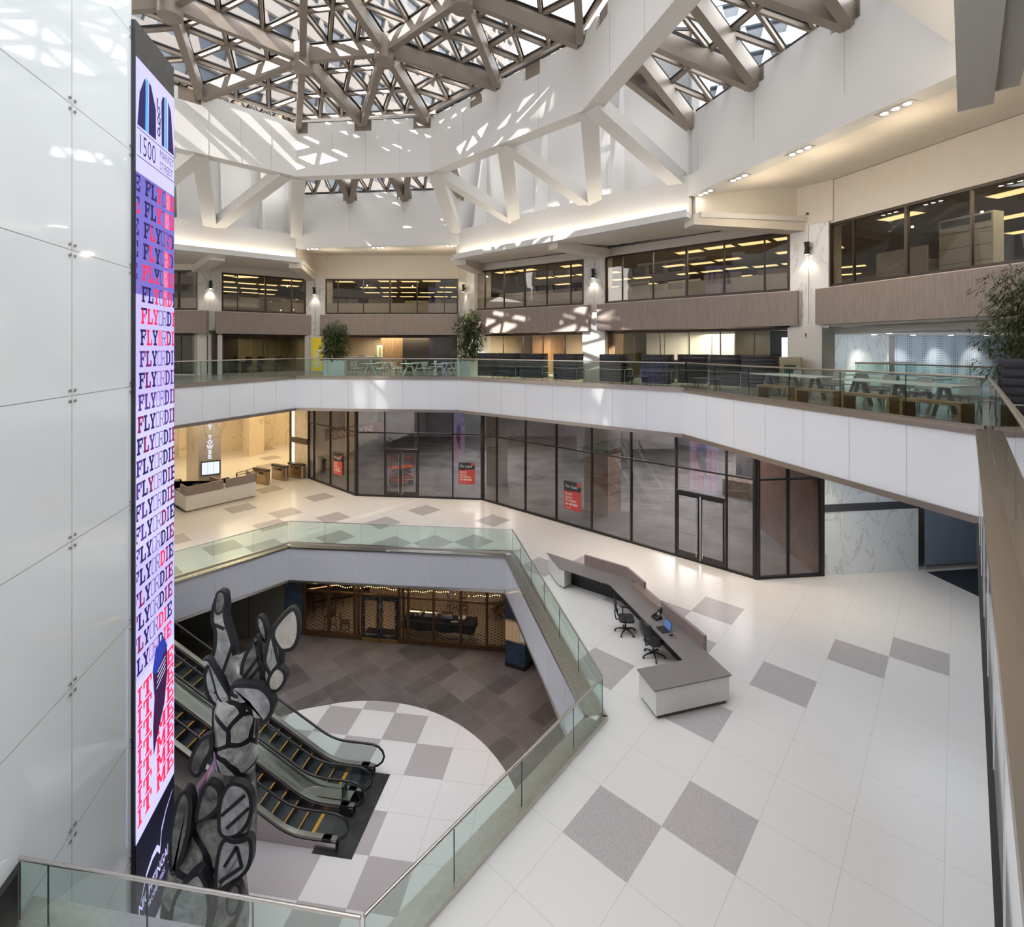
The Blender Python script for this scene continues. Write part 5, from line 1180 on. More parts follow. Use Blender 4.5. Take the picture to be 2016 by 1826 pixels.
# ================================================================ reception desk on the main floor
top_g = mat('desk_top_taupe', (.20, .18, .172), .38); lamr = mat('desk_screen_laminate', (.26, .20, .19), .45, noise=.15, scale=8, stretch=(6, 6, .4)); wl_ = mat('desk_white', (.70, .69, .67), .35)
ZD = .75
dk = {k: P(x, y, ZD).xy for k, (x, y) in {'A': (1076.3, 1088.3), 'B': (1100.7, 1118.6), 'C': (1111, 1122), 'D': (1200.9, 1151.3), 'E': (1345.7, 1299.8), 'F': (1254.4, 1317.6), 'G': (1289.2, 1360.7), 'H': (1440.5, 1328.9), 'I': (1385.4, 1278.3)}.items()}
eDE = (dk['E']-dk['D']).normalized(); nDE = Vector((-eDE.y, eDE.x)); eCD = (dk['D']-dk['C']).normalized(); nCD = Vector((-eCD.y, eCD.x))
wdt = (dk['I']-dk['E']).dot(nDE)
mit = (nDE+nCD).normalized(); J = dk['D']+mit*(wdt/mit.dot(nDE))
O = dk['G'].copy(); rd = thing('reception_desk', 'long angled reception desk with taupe top beside the pit railing', 'desk', (*O, 0))
l_ = lambda *ps: [tuple(p-O) for p in ps]
b = MB(); b.prism(l_(dk['A'], dk['B'], dk['C'], dk['D'], dk['E'], dk['F'], dk['G'], dk['H'], dk['I'], J), ZD-.035, ZD, top_g); b.build('worktop', rd)
b = MB(); c_ = .06
F2, G2, H2, I2, E2 = [dk[k].lerp((dk['F']+dk['G']+dk['H']+dk['I']+dk['E'])/5, .045) for k in 'FGHIE']
b.prism(l_(F2, G2, H2, I2, E2), .10, ZD-.035, wl_); b.build('end_cabinet', rd)
b = MB(); q = [dk[k].lerp((dk['F']+dk['G']+dk['H']+dk['I']+dk['E'])/5, .11) for k in 'FGHIE']; b.prism(l_(*q), 0, .10, mat('desk_plinth', (.11, .085, .075), .5)); b.build('plinth', rd)
b = MB()     # body behind the knee space
i0, i1 = dk['E']+nDE*(wdt*.62), dk['D']+mit*(wdt*.62/mit.dot(nDE)); i2 = dk['C']+nCD*(wdt*.62)
b.prism(l_(i0, i1, i2, dk['A']*.25+J*.0+dk['C']*.75+nCD*wdt*.72, J-mit*.08, dk['I']-nDE*.06), .0, ZD-.035, wl_, side=mat('desk_body_black', (.010, .010, .012), .5)); b.build('body', rd)
b = MB(); a_ = dk['A'].lerp(dk['C'], .12); b.prism(l_(a_, dk['B'].lerp(a_, .05), dk['C'], dk['C']+nCD*.5, a_+eCD*.25), .08, ZD-.035, wl_); b.prism(l_(a_.lerp(dk['C'], .1), dk['C'].lerp(a_, .06), dk['C']+nCD*.4), 0, .08, steel); b.build('end_panel', rd)
b = MB(); q = i1.lerp(i2, .38); b.box((*(q-O-nCD*.012), .5), (.10, .02, .10), white, math.atan2(eCD.y, eCD.x)); b.build('socket', rd)
def scr(pts, z0, z1, t, nm='screen', m=lamr):
    p = [P(x, y, z1).xy-O for x, y in pts]; b = MB()
    o = offs(p, t); 
    for i in range(len(p)-1): b.hexa([(*v, z0) for v in (p[i], p[i+1], o[i+1], o[i])]+[(*v, z1) for v in (p[i], p[i+1], o[i+1], o[i])], m)
    b.build(nm, rd)
scr([(1150.3, 1093.4), (1232.6, 1117.6), (1267.3, 1147.4)], .10, 1.13, .09)
scr([(1300.5, 1183.5), (1385.4, 1253.0)], .10, 1.11, .10)
scr([(1243.5, 1148.5), (1294.5, 1193.5)], .74, .92, .30, 'transaction_ledge', mat('ledge_laminate', (.30, .21, .19), .35))
b = MB(); p0, p1 = P(1243.5, 1146, .96).xy-O, P(1298, 1192, .96).xy-O; b.wall(p0, p1, .93, 1.05, .012, pane_clear); b.build('glass_screen', rd)
# office chairs
def office_chair(loc, rz, label, grp=None, m=black, name='office_chair'):
    t = thing(name, label, 'chair', loc, rz, grp)
    for k in range(5):
        a_ = k*2*pi/5+.4; b = MB(); b.tube([(.03*cos(a_), .03*sin(a_), .13), (.18*cos(a_), .18*sin(a_), .12), (.32*cos(a_), .32*sin(a_), .075)], .022, m, 8, rs=[.03, .024, .018]); lg = b.build('leg', t)
        b = MB(); c = Vector((.33*cos(a_), .33*sin(a_), .032)); s_ = Vector((-sin(a_), cos(a_), 0))*.022; b.tube([c-s_, c+s_], .030, m, 10); b.build('caster', lg)
    b = MB(); b.cyl((0, 0, .11), .028, .28, m, 12); b.cyl((0, 0, .37), .09, .05, m, 12); b.build('gas_column', t)
    b = MB(); b.prism([(-.22, -.20), (-.10, -.25), (.20, -.25), (.26, -.18), (.26, .18), (.20, .25), (-.10, .25), (-.22, .20)], .42, .50, black_fab); b.build('seat', t, bev=.025)
    b = MB(); n = 7; vs = []
    for i in range(n+1):
        z = .58+.52*i/n; x = -.24-.05*sin(pi*i/n)-.10*i/n
        w_ = .22+.02*sin(pi*i/n)
        for j in range(5): y = (j/4-.5)*2; vs.append((x+.04*(y*y), y*w_, z))
    vs += [(x-.03, y, z) for x, y, z in vs]; m5 = 5*(n+1); fs = []
    for i in range(n):
        for j in range(4): a0 = i*5+j; fs += [(a0, a0+1, a0+6, a0+5), (m5+a0+5, m5+a0+6, m5+a0+1, m5+a0)]
        fs += [(i*5, i*5+5, m5+i*5+5, m5+i*5), (i*5+4, m5+i*5+4, m5+i*5+9, i*5+9)]
    fs += [(0, m5, m5+1, 1), (1, m5+1, m5+2, 2), (2, m5+2, m5+3, 3), (3, m5+3, m5+4, 4)]+[(n*5+j, n*5+j+1, m5+n*5+j+1, m5+n*5+j) for j in range(4)]
    b.raw(vs, fs, m, True); b.build('backrest', t)
    b = MB(); b.tube([(-.12, 0, .42), (-.30, 0, .42), (-.34, 0, .60), (-.33, 0, .85)], .022, m, 8); b.build('back_spine', t)
    for s_ in (-1, 1):
        b = MB(); b.tube([(-.05, s_*.22, .43), (-.05, s_*.30, .45), (-.06, s_*.30, .66)], .018, m, 8); b.box((.0, s_*.30, .68), (.26, .08, .03), m); b.build('armrest', t)
    return t
fc = math.atan2(nDE.y, nDE.x)
p = P(1231.6, 1243, .05); ch = office_chair((p.x, p.y, 0), fc-.35, 'black swivel chair at the reception desk, farther from the camera', 'reception swivel chairs')
p = P(1286.5, 1290, .05); dup(ch, (p.x, p.y, 0), fc+.25, 'black swivel chair at the reception desk, nearer the end cabinet')
# things on the desk
p = P(1293, 1218, ZD); ph = thing('desk_phone', 'black desk phone on the reception desk beside the laptop', 'telephone', (p.x, p.y, ZD), fc-pi/2+.1)
b = MB(); b.raw([(-.12, -.12, 0), (.12, -.12, 0), (.12, .12, 0), (-.12, .12, 0), (-.12, -.12, .03), (.12, -.12, .03), (.12, .10, .11), (-.12, .10, .11)], [(3, 2, 1, 0), (4, 5, 6, 7), (0, 1, 5, 4), (1, 2, 6, 5), (2, 3, 7, 6), (3, 0, 4, 7)], black); b.build('phone_base', ph)
b = MB(); b.tube([(-.09, -.09, .06), (-.09, -.05, .085), (-.09, .06, .13), (-.09, .09, .14)], .02, black, 8, rs=[.026, .016, .016, .026]); b.build('handset', ph)
b = MB(); b.box((.03, .05, .15), (.13, .02, .10), black, tilt=Matrix.Rotation(-.5, 3, 'X')); b.box((.03, .038, .152), (.11, .005, .075), mat('phone_display', (.25, .24, .26), .3), tilt=Matrix.Rotation(-.5, 3, 'X')); b.build('display', ph)
p = P(1299, 1208, ZD); dt = thing('paper_tray', 'small black desk organiser holding white papers behind the phone', 'organiser', (p.x+.05, p.y+.06, ZD), fc-pi/2)
b = MB(); b.box((0, 0, .08), (.16, .12, .16), black); b.build('tray', dt)
for k in range(3): b = MB(); b.box((-.05+.05*k, -.02, .16), (.012, .10, .14), white, tilt=Matrix.Rotation(.25, 3, 'Y')); b.build('paper', dt)
p = P(1311, 1240, ZD); lpz = fc-pi/2
lt_ = thing('laptop', 'open laptop with a blue screen on the reception desk', 'laptop', (p.x, p.y, ZD), lpz)
b = MB(); b.box((0, -.10, .010), (.36, .25, .018), black); b.box((0, -.08, .0205), (.31, .11, .003), mat('laptop_keys', (.03, .03, .032), .6)); b.build('keyboard', lt_)
b = MB(); T9 = Matrix.Rotation(-.28, 3, 'X'); b.box((0, .065, .135), (.36, .012, .25), black, tilt=T9); b.build('lid', lt_)
b = MB(); b.box((0, .057, .137), (.335, .004, .22), emit('laptop_blue', (.10, .17, .42), .9), tilt=T9); b.box((-.03, .0525, .115), (.15, .004, .07), emit('laptop_pale', (.5, .75, .9), .9), tilt=T9); b.build('display', lt_)
p = P(1323, 1252.5, ZD); mp_ = tag(MB(), 0) if 0 else None
b = MB(); b.box((0, 0, .003), (.24, .20, .006), mat('mouse_pad_grey', (.16, .15, .145), .8)); tag(b.build('mouse_pad', None, (p.x, p.y, ZD)), 'grey mouse pad on the reception desk', 'mouse pad')
bpy.data.objects['mouse_pad'].rotation_euler.z = lpz
b = MB(); b.prism([(-.03, -.05), (.03, -.05), (.034, 0), (.025, .05), (-.025, .05), (-.034, 0)], 0, .035, black); o = b.build('computer_mouse', None, (p.x-.02, p.y+.01, ZD+.006), bev=.01); o.rotation_euler.z = lpz; tag(o, 'black mouse on the grey pad', 'computer mouse')
# lobby desk things
p = dO+dB*.48+nB*.45; b = MB(); b.box((0, 0, .04), (.55, .16, .08), black); o = b.build('keyboard', None, (*p, 1.03)); o.rotation_euler.z = math.atan2(dB.y, dB.x); tag(o, 'black keyboard on the lobby desk between its two raised screens', 'keyboard')
p = dO+dB*.72+nB*1.35; dup(ch, (*p, 0), math.atan2(-nB.y, -nB.x), 'black chair behind the right-hand screen of the lobby desk', 'lobby desk chairs')
p = dO+dB*.30+nB*1.4; dup(ch, (*p, 0), math.atan2(-nB.y, -nB.x), 'black chair behind the left-hand screen of the lobby desk', 'lobby desk chairs')
# ================================================================ escalators
E0 = Vector((-4.48, 14.0)); ea = radians(171.7); eu = Vector((cos(ea), sin(ea))); ev = Vector((-eu.y, eu.x))*-1
SL = math.tan(radians(30)); es_m = mat('escalator_step', (.045, .047, .055), .5, .6, noise=.5, scale=60, stretch=(30, 1, 1)); yel = mat('step_yellow', (.62, .27, .01), .5); deckm = mat('escalator_deck', (.50, .47, .45), .3, 1); skirt = mat('escalator_skirt', (.16, .165, .175), .35, .9); rub = mat('handrail_rubber', (.014, .013, .013), .35)
esc_glass = glass('escalator_glass', (.86, .92, .91), 1.5, 1.0)
def zs_(u, u0=1.55):                       # height of the step line at distance u
    if u < u0: return 0
    t = u-u0; r = .9
    return t*t/(2*r)*SL if t < r else (t-r/2)*SL
def escalator(v0, v1, lab):
    t = thing('escalator', lab, 'escalator', (*E0, ZL), ea, 'pair of escalators')
    top = 11.0
    us = [.55+.25*k for k in range(int((top-.55)/.25))]
    for v, sgn in ((v0, 1), (v1, -1)):
        vy = -v
        path = [(.95, .26), (.62, .24), (.42, .30), (.26, .45), (.20, .62), (.26, .80), (.40, .93), (.60, .985), (.9, .99)]+[(u, .99+zs_(u)) for u in us if u > 1.0]
        b = MB(); b.tube([(x, vy, z) for x, z in path], .038, rub, 8); hr = b.build('handrail', t)
        pin = [(.98, .30), (.64, .29), (.46, .34), (.32, .47), (.27, .62), (.32, .77), (.44, .88), (.62, .93), (.9, .935)]+[(u, .935+zs_(u)) for u in us if u > 1.0]
        low = [(u, .30+zs_(u)) for u in reversed(us) if u > 1.0]
        b = MB(); q = [(x, vy-.006, z) for x, z in pin+low]; q2 = [(x, vy+.006, z) for x, z in pin+low]; b.face(q, esc_glass); b.face(q2[::-1], esc_glass); b.build('balustrade_glass', t)
        # deck: sloping steel cover and inner skirt
        dk_ = MB()
        seg = [(u, zs_(u)) for u in us]
        for i in range(len(seg)-1):
            (u0, z0), (u1, z1) = seg[i], seg[i+1]
            for w0, w1, h, m in ((-.12, .04, .30, deckm),):
                dk_.raw([(u0, vy-.09*1, z0+.24), (u1, vy-.09, z1+.24), (u1, vy+.09, z1+.24), (u0, vy+.09, z0+.24), (u0, vy-.07, z0+.30), (u1, vy-.07, z1+.30), (u1, vy+.07, z1+.30), (u0, vy+.07, z0+.30)], [(3, 2, 1, 0), (4, 5, 6, 7), (0, 1, 5, 4), (1, 2, 6, 5), (2, 3, 7, 6), (3, 0, 4, 7)], m)
        dk_.build('deck_cover', t)
        b = MB()
        for i in range(len(seg)-1):
            (u0, z0), (u1, z1) = seg[i], seg[i+1]; y = vy-sgn*.085
            b.raw([(u0, y-.01, z0-.1), (u1, y-.01, z1-.1), (u1, y+.01, z1-.1), (u0, y+.01, z0-.1), (u0, y-.01, z0+.25), (u1, y-.01, z1+.25), (u1, y+.01, z1+.25), (u0, y+.01, z0+.25)], [(3, 2, 1, 0), (4, 5, 6, 7), (0, 1, 5, 4), (1, 2, 6, 5), (2, 3, 7, 6), (3, 0, 4, 7)], skirt)
        b.build('skirt_panel', t)
        b = MB(); b.raw([(.55, vy-.11, 0), (.98, vy-.11, 0), (.98, vy+.11, 0), (.55, vy+.11, 0), (.72, vy-.10, .30), (.98, vy-.10, .30), (.98, vy+.10, .30), (.72, vy+.10, .30)], [(3, 2, 1, 0), (4, 5, 6, 7), (0, 1, 5, 4), (1, 2, 6, 5), (2, 3, 7, 6), (3, 0, 4, 7)], black); b.build('newel_cap', t)
    # steps
    w_ = (v1-v0)-.20; vm = -(v0+v1)/2; du = .40
    for k in range(23):
        u = 1.50+k*du; z = zs_(u+du/2); b = MB(); b.box((u+du/2, vm, z-.12), (du+.002, w_, .24), es_m)
        b.box((u+.02, vm, z+.004), (.035, w_-.02, .008), yel if k else yel)
        b.build('step', t)
    b = MB(); b.box((1.22, vm, .008), (.56, w_+.02, .02), mat('comb_plate', (.10, .10, .105), .4, .8)); b.box((1.47, vm, .020), (.09, w_, .008), yel); b.build('comb_plate', t)
    # truss body below
    b = MB(); side = [(u, zs_(u)+.24) for u in us]; bot = [(us[-1], zs_(us[-1])-1.0), (3.2, 0.0), (.55, 0)]
    poly = side+bot
    for vy in (-v0+.10, -v1-.10):
        q = [(x, vy, z) for x, z in poly]; q2 = [(x, vy+(.015 if vy > -1 else -.015), z) for x, z in poly]; b.face(q, deckm); b.face(q2[::-1], deckm)
    b.build('side_panel', t)
    b = MB(); b.raw([(3.2, -v0+.08, .01), (us[-1], -v0+.08, zs_(us[-1])-1.0), (us[-1], -v1-.08, zs_(us[-1])-1.0), (3.2, -v1-.08, .01)], [(0, 1, 2, 3)], deckm); b.build('underside', t)
    return t
escalator(.24, 1.30, 'nearer escalator, its foot beside the dark landing plate')
escalator(1.84, 2.78, 'farther escalator, its foot nearer the restaurant')
b = MB(); b.box((2.2, -1.57, .30), (2.9, .34, .02), deckm); b.raw([(2.4, -1.74, .29), (10.8, -1.74, .29+zs_(10.8)-zs_(2.4)), (10.8, -1.40, .29+zs_(10.8)-zs_(2.4)), (2.4, -1.40, .29), (2.4, -1.74, .31), (10.8, -1.74, .31+zs_(10.8)), (10.8, -1.4, .31+zs_(10.8)), (2.4, -1.4, .31)], [(4, 5, 6, 7), (3, 2, 1, 0), (0, 1, 5, 4), (2, 3, 7, 6), (1, 2, 6, 5)], deckm)
b.box((1.35, -1.57, .15), (.06, .3, .3), deckm); b.box((1.0, -1.57, .48), (.05, .26, .36), mat('smoke_glass', (.06, .07, .07), .1)); o = b.build('escalator_divider', None, (*E0, ZL)); o.rotation_euler.z = ea; tag(o, 'brushed steel cover between the two escalators', 'cover')
b = MB(); q0 = Vector((-4.48, 14.0)); q1 = Vector((-4.08, 16.8)); b.prism([tuple(q0), tuple(q1), tuple(q1+eu*1.2), tuple(q0+eu*1.2)], ZL+.010, ZL+.016, mat('landing_plate', (.055, .055, .058), .3, .6, noise=.3, scale=3)); tag(b.build('landing_plate'), 'dark metal landing plate at the foot of the escalators', 'floor plate')
# ================================================================ sculpture (a plain abstract stand-in)
sbk = mat('sculpture_black_line', (.018, .018, .022), .45)
def brushed(name, c0, c1, me=.75, r=.3):
    m, t, bs = nodes(name); pb(bs, c0, r, me); g = t.nodes.new('ShaderNodeTexCoord'); n = t.nodes.new('ShaderNodeTexNoise'); n.inputs['Scale'].default_value = 2.4; n.inputs['Detail'].default_value = 6; n.inputs['Distortion'].default_value = 1.5
    c = t.nodes.new('ShaderNodeValToRGB'); c.color_ramp.elements[0].position = .35; c.color_ramp.elements[1].position = .65; c.color_ramp.elements[0].color = (*c0, 1); c.color_ramp.elements[1].color = (*c1, 1)
    t.links.new(g.outputs['Object'], n.inputs[0]); t.links.new(n.outputs[0], c.inputs[0]); t.links.new(c.outputs[0], bs.inputs['Base Color']); return m
alu = brushed('brushed_aluminium', (.34, .34, .35), (.66, .66, .68), .35); alud = brushed('dark_brushed_metal', (.10, .10, .105), (.30, .29, .28), .4); crm = brushed('cream_face', (.50, .45, .39), (.62, .58, .53), .1, .4)
def cells(name, sc, wd_, c0, c1):
    m = brushed(name, c0, c1, .35); t = m.node_tree; bs = t.nodes['Principled BSDF']; g = [n for n in t.nodes if n.type == 'TEX_COORD'][0]
    ns = t.nodes.new('ShaderNodeTexNoise'); ns.inputs['Scale'].default_value = 1.3; ad = t.nodes.new('ShaderNodeMixRGB'); ad.inputs[0].default_value = .22
    v = t.nodes.new('ShaderNodeTexVoronoi'); v.feature = 'DISTANCE_TO_EDGE'; v.inputs['Scale'].default_value = sc; lt2 = t.nodes.new('ShaderNodeMath'); lt2.operation = 'GREATER_THAN'; lt2.inputs[1].default_value = wd_
    mx = t.nodes.new('ShaderNodeMix'); mx.data_type = 'RGBA'; src = [l for l in t.links if l.to_socket == bs.inputs['Base Color']][0].from_socket
    t.links.new(g.outputs['Object'], ns.inputs[0]); t.links.new(g.outputs['Object'], ad.inputs[1]); t.links.new(ns.outputs['Color'], ad.inputs[2]); t.links.new(ad.outputs[0], v.inputs['Vector'])
    t.links.new(v.outputs['Distance'], lt2.inputs[0]); t.links.new(lt2.outputs[0], mx.inputs['Factor']); mx.inputs['A'].default_value = (.015, .015, .02, 1); t.links.new(src, mx.inputs['B']); t.links.new(mx.outputs['Result'], bs.inputs['Base Color']); return m
celm = cells('sculpture_cells', 2.1, .075, (.30, .30, .30), (.70, .69, .66)); celd = cells('sculpture_dark_cells', 1.5, .09, (.14, .14, .14), (.46, .43, .39))
YS = 11.5; s0 = D(430, 1700, YS); sculp = thing('sculpture', 'tall abstract metal sculpture of grey lobed plates with thick black outlines', 'sculpture', (s0.x, YS, ZL)); SOF = Vector((s0.x, YS, ZL))
def smooth(pts, n=2):
    for _ in range(n):
        q = []
        for i in range(len(pts)):
            a, c = Vector(pts[i]), Vector(pts[(i+1) % len(pts)]); q += [a.lerp(c, .25), a.lerp(c, .75)]
        pts = q
    return pts
def lobe(pts, Y, fill, th=.14, brd=.085, yaw=0.0, name='plate', ribs=()):
    """closed plate at distance Y: black body, paler face set inside the black border"""
    w = [D(x, y, Y)-SOF for x, y in pts]; cx_ = sum(p.x for p in w)/len(w); q = smooth([(p.x, p.z) for p in w])
    f = lambda x, z, d: (x*1.0+d*sin(yaw), (Y-YS)+(x-cx_)*math.tan(yaw)+d, z)
    n = len(q); c = sum((Vector(v) for v in q), Vector((0, 0)))/n
    b = MB(); fr = [f(v[0], v[1], -th/2) for v in q]; bk = [f(v[0], v[1], th/2) for v in q]
    b.face(fr, sbk); b.face(bk[::-1], sbk)
    for i in range(n): j = (i+1) % n; b.face([fr[j], fr[i], bk[i], bk[j]], sbk)
    o = b.build(name, sculp)
    inn = []
    for i in range(n):
        a, p_, e_ = Vector(q[i-1]), Vector(q[i]), Vector(q[(i+1) % n]); d = (e_-a).normalized(); nn = Vector((-d.y, d.x))
        if nn.dot(c-p_) < 0: nn = -nn
        inn.append(p_+nn*brd)
    b = MB()
    for s_ in (-1, 1):
        ff = [f(v.x, v.y, s_*(th/2+.006)) for v in inn]; b.face(ff if s_ < 0 else ff[::-1], fill)
    b.build('face', o)
    if ribs:
        b = MB()
        for (x0, y0), (x1, y1) in ribs:
            a, c2 = D(x0, y0, Y)-SOF, D(x1, y1, Y)-SOF
            b.beam(f(a.x, a.z, -th/2-.008), f(c2.x, c2.z, -th/2-.008), .07, .03, sbk, up=(0, 1, 0))
        b.build('outline', o)
def lump(cx_, cz0, cz1, prof, m, Yc, name, seed, wob=.10, depth=.8):
    """solid lumpy mass: rings of changing radius stacked from the profile (z, half width, centre x) in photograph columns"""
    r_ = random.Random(seed); n = 20; vs = []; fs = []
    ph = [r_.random()*6 for _ in range(4)]
    for k, (py, x0, x1) in enumerate(prof):
        a, c = D(x0, py, Yc)-SOF, D(x1, py, Yc)-SOF; cxx = (a.x+c.x)/2; rx = (c.x-a.x)/2
        for j in range(n):
            t_ = 2*pi*j/n; w_ = 1+wob*sin(2*t_+ph[0]+k*.8)+wob*.7*sin(3*t_+ph[1]-k*.6)
            vs.append((cxx+rx*cos(t_)*(1+.0*w_), (Yc-YS)+rx*depth*sin(t_)*w_, a.z))
    for k in range(len(prof)-1):
        for j in range(n): fs.append((k*n+j, k*n+(j+1) % n, (k+1)*n+(j+1) % n, (k+1)*n+j))
    b = MB(); b.raw(vs, fs, m, True); b.face([vs[j] for j in range(n)][::-1], m); b.face([vs[(len(prof)-1)*n+j] for j in range(n)], m); return b.build(name, sculp)
lump(0, 0, 0, [(1912, 330, 478), (1826, 322, 484), (1740, 330, 478), (1660, 350, 500), (1600, 370, 502), (1540, 392, 500), (1500, 420, 500), (1470, 430, 504)], celd, 11.6, 'skirt_mass', 2)
lump(0, 0, 0, [(1500, 426, 506), (1470, 424, 506), (1440, 424, 508), (1400, 426, 500), (1370, 430, 500), (1355, 444, 490)], celm, 11.5, 'torso', 5, .06)
lump(0, 0, 0, [(1365, 448, 488), (1345, 452, 500), (1325, 448, 520), (1310, 450, 500), (1295, 455, 490)], alud, 11.5, 'neck', 9, .12)
lobe([(421, 1388), (402, 1325), (424, 1285), (428, 1240), (418, 1215), (428, 1168), (444, 1158), (452, 1185), (449, 1215), (464, 1260), (468, 1300), (492, 1290), (486, 1345), (455, 1392)], 11.75, alu, yaw=.15, ribs=[((428, 1225), (446, 1235)), ((424, 1290), (455, 1345)), ((462, 1265), (430, 1360)), ((470, 1320), (436, 1376))])
lobe([(428, 1160), (447, 1160), (450, 1182), (444, 1205), (426, 1210)], 11.7, alud, brd=.05, yaw=.15)
lobe([(474, 1350), (476, 1300), (496, 1262), (512, 1242), (514, 1290), (524, 1325), (518, 1352)], 11.3, alud, ribs=[((480, 1335), (512, 1290)), ((482, 1348), (518, 1305)), ((512, 1290), (526, 1318))])
lobe([(506, 1214), (516, 1208), (526, 1222), (532, 1262), (520, 1262), (508, 1235)], 11.55, alu, brd=.06)
lobe([(518, 1300), (530, 1240), (548, 1222), (562, 1290), (556, 1330), (530, 1352), (516, 1340)], 11.3, alu, yaw=-.1, ribs=[((536, 1240), (552, 1300)), ((522, 1300), (545, 1345))])
lobe([(528, 1246), (556, 1208), (580, 1188), (594, 1205), (596, 1245), (584, 1275), (560, 1284), (546, 1278)], 11.2, crm, yaw=-.2)
lobe([(526, 1345), (532, 1322), (548, 1305), (566, 1318), (568, 1338), (552, 1360), (534, 1360)], 11.15, crm, brd=.07)
lobe([(456, 1356), (458, 1342), (490, 1342), (520, 1345), (542, 1370), (544, 1398), (524, 1424), (512, 1412), (506, 1374), (494, 1366), (478, 1372), (460, 1368)], 11.05, alu, th=.18)
lobe([(410, 1300), (398, 1296), (414, 1292), (424, 1310), (444, 1345), (460, 1372), (448, 1388), (430, 1372), (422, 1340)], 11.3, alu, brd=.05)
lobe([(422, 1385), (434, 1380), (438, 1420), (432, 1450), (422, 1465), (420, 1420)], 11.35, alu, brd=.05)
lobe([(376, 1520), (372, 1500), (392, 1452), (420, 1438), (426, 1470), (408, 1500), (396, 1530)], 11.2, alud)
lobe([(338, 1700), (336, 1640), (350, 1570), (366, 1545), (384, 1560), (384, 1610), (368, 1680), (346, 1724)], 10.95, alud, th=.2)
lobe([(384, 1612), (396, 1560), (412, 1530), (438, 1545), (442, 1580), (420, 1605), (396, 1618)], 11.0, alud)
lobe([(430, 1600), (436, 1560), (456, 1530), (498, 1545), (504, 1600), (480, 1640), (452, 1650), (432, 1640)], 10.95, alu, ribs=[((440, 1600), (486, 1560)), ((450, 1625), (494, 1585))])
lobe([(424, 1760), (426, 1690), (440, 1640), (470, 1652), (500, 1636), (502, 1690), (486, 1720), (452, 1740)], 10.9, alu, ribs=[((446, 1700), (470, 1660)), ((470, 1660), (480, 1700)), ((436, 1730), (480, 1700))])
lobe([(446, 1770), (456, 1735), (474, 1732), (482, 1760), (470, 1795), (452, 1800)], 10.85, alud, brd=.06)
lobe([(338, 1826), (344, 1760), (372, 1720), (400, 1700), (420, 1740), (424, 1800), (400, 1870), (350, 1880)], 10.9, alu, th=.25)
lump(0, 0, 0, [(1916, 345, 470), (1900, 340, 476), (1880, 346, 470)], sbk, 11.6, 'base', 3, .02)
# ================================================================ gallery furniture
def u_pt(i, t, d): a, c = U[i], U[i+1]; e = (c-a).normalized(); n_ = Vector((-e.y, e.x)); return a+(c-a)*t+n_*d
def u_ang(i): e = U[i+1]-U[i]; return math.atan2(e.y, e.x)
# bamboo in planters
leafm = mat('bamboo_leaf', (.075, .11, .035), .5, noise=.45, scale=3); stemm = mat('bamboo_stem', (.22, .17, .07), .5); soilm = mat('soil', (.03, .02, .015), .9)
def bamboo(loc, rz, label, w, d, h, H, seed, n, boxm, leafs=1.0, rad=.45):
    t = thing('potted_bamboo', label, 'plant', loc, rz, 'bamboo planters on the gallery'); r_ = random.Random(seed)
    b = MB(); b.prism([(-w/2, -d/2), (w/2, -d/2), (w/2, d/2), (-w/2, d/2)], 0, h, boxm); b.box((0, 0, h), (w-.06, d-.06, .02), soilm); b.build('planter', t)
    stems = []
    for k in range(9):
        x, y = (r_.random()-.5)*w*.6, (r_.random()-.5)*d*.6; lx, ly = (r_.random()-.5)*.5, (r_.random()-.5)*.4; hh = H*(.75+.25*r_.random())
        pts = [(x+lx*s_*s_, y+ly*s_*s_, h+(hh-h)*s_) for s_ in [i/6 for i in range(7)]]; stems.append(pts)
        b = MB(); b.tube(pts, .012, stemm, 6, rs=[.014-.0015*i for i in range(7)]); b.build('stem', t)
    b = MB()
    for k in range(n):
        s_ = r_.choice(stems); i = r_.random()**.8*5.99; i0 = int(i); p = Vector(s_[i0]).lerp(Vector(s_[min(6, i0+1)]), i-i0)
        a = r_.random()*2*pi; rr = rad*(.25+.75*r_.random())*(1-.35*abs(i/6-.5)); q = p+Vector((rr*cos(a), rr*sin(a), .15-.35*rr+r_.uniform(-.1, .1)))
        for m_ in range(5):
            a2 = a+r_.uniform(-1.3, 1.3); ln = r_.uniform(.10, .19)*leafs; d_ = Vector((cos(a2), sin(a2), r_.uniform(-1.1, -.1))).normalized(); sx = d_.cross(Vector((0, 0, 1))).normalized()*.014*leafs
            q2 = q+Vector((r_.uniform(-.07, .07), r_.uniform(-.07, .07), r_.uniform(-.07, .07))); m1 = q2+d_*ln*.4
            b.face([q2, m1+sx, q2+d_*ln, m1-sx], leafm)
    b.build('foliage', t)
    return t
p = P(655, 741, ZU); bamboo((p.x, p.y+.4, ZU), .15, 'bamboo in a pale square planter beside the yellow help sign', 1.2, .9, .95, 3.45, 1, 900, pale, 1.75, .55)
p = u_pt(3, .03, 1.0); bamboo((p.x-.45, p.y+.75, ZU), -.6, 'bamboo in a pale planter at the left end of the black sofas', 1.0, .9, .95, 3.9, 2, 1000, pale, 1.75, .62)
bamboo((11.7, 11.35, ZU), -.8, 'tall bamboo at the right edge, behind the near black sofa', 1.0, .9, .9, 3.65, 3, 1500, pale, 1.1, .78)
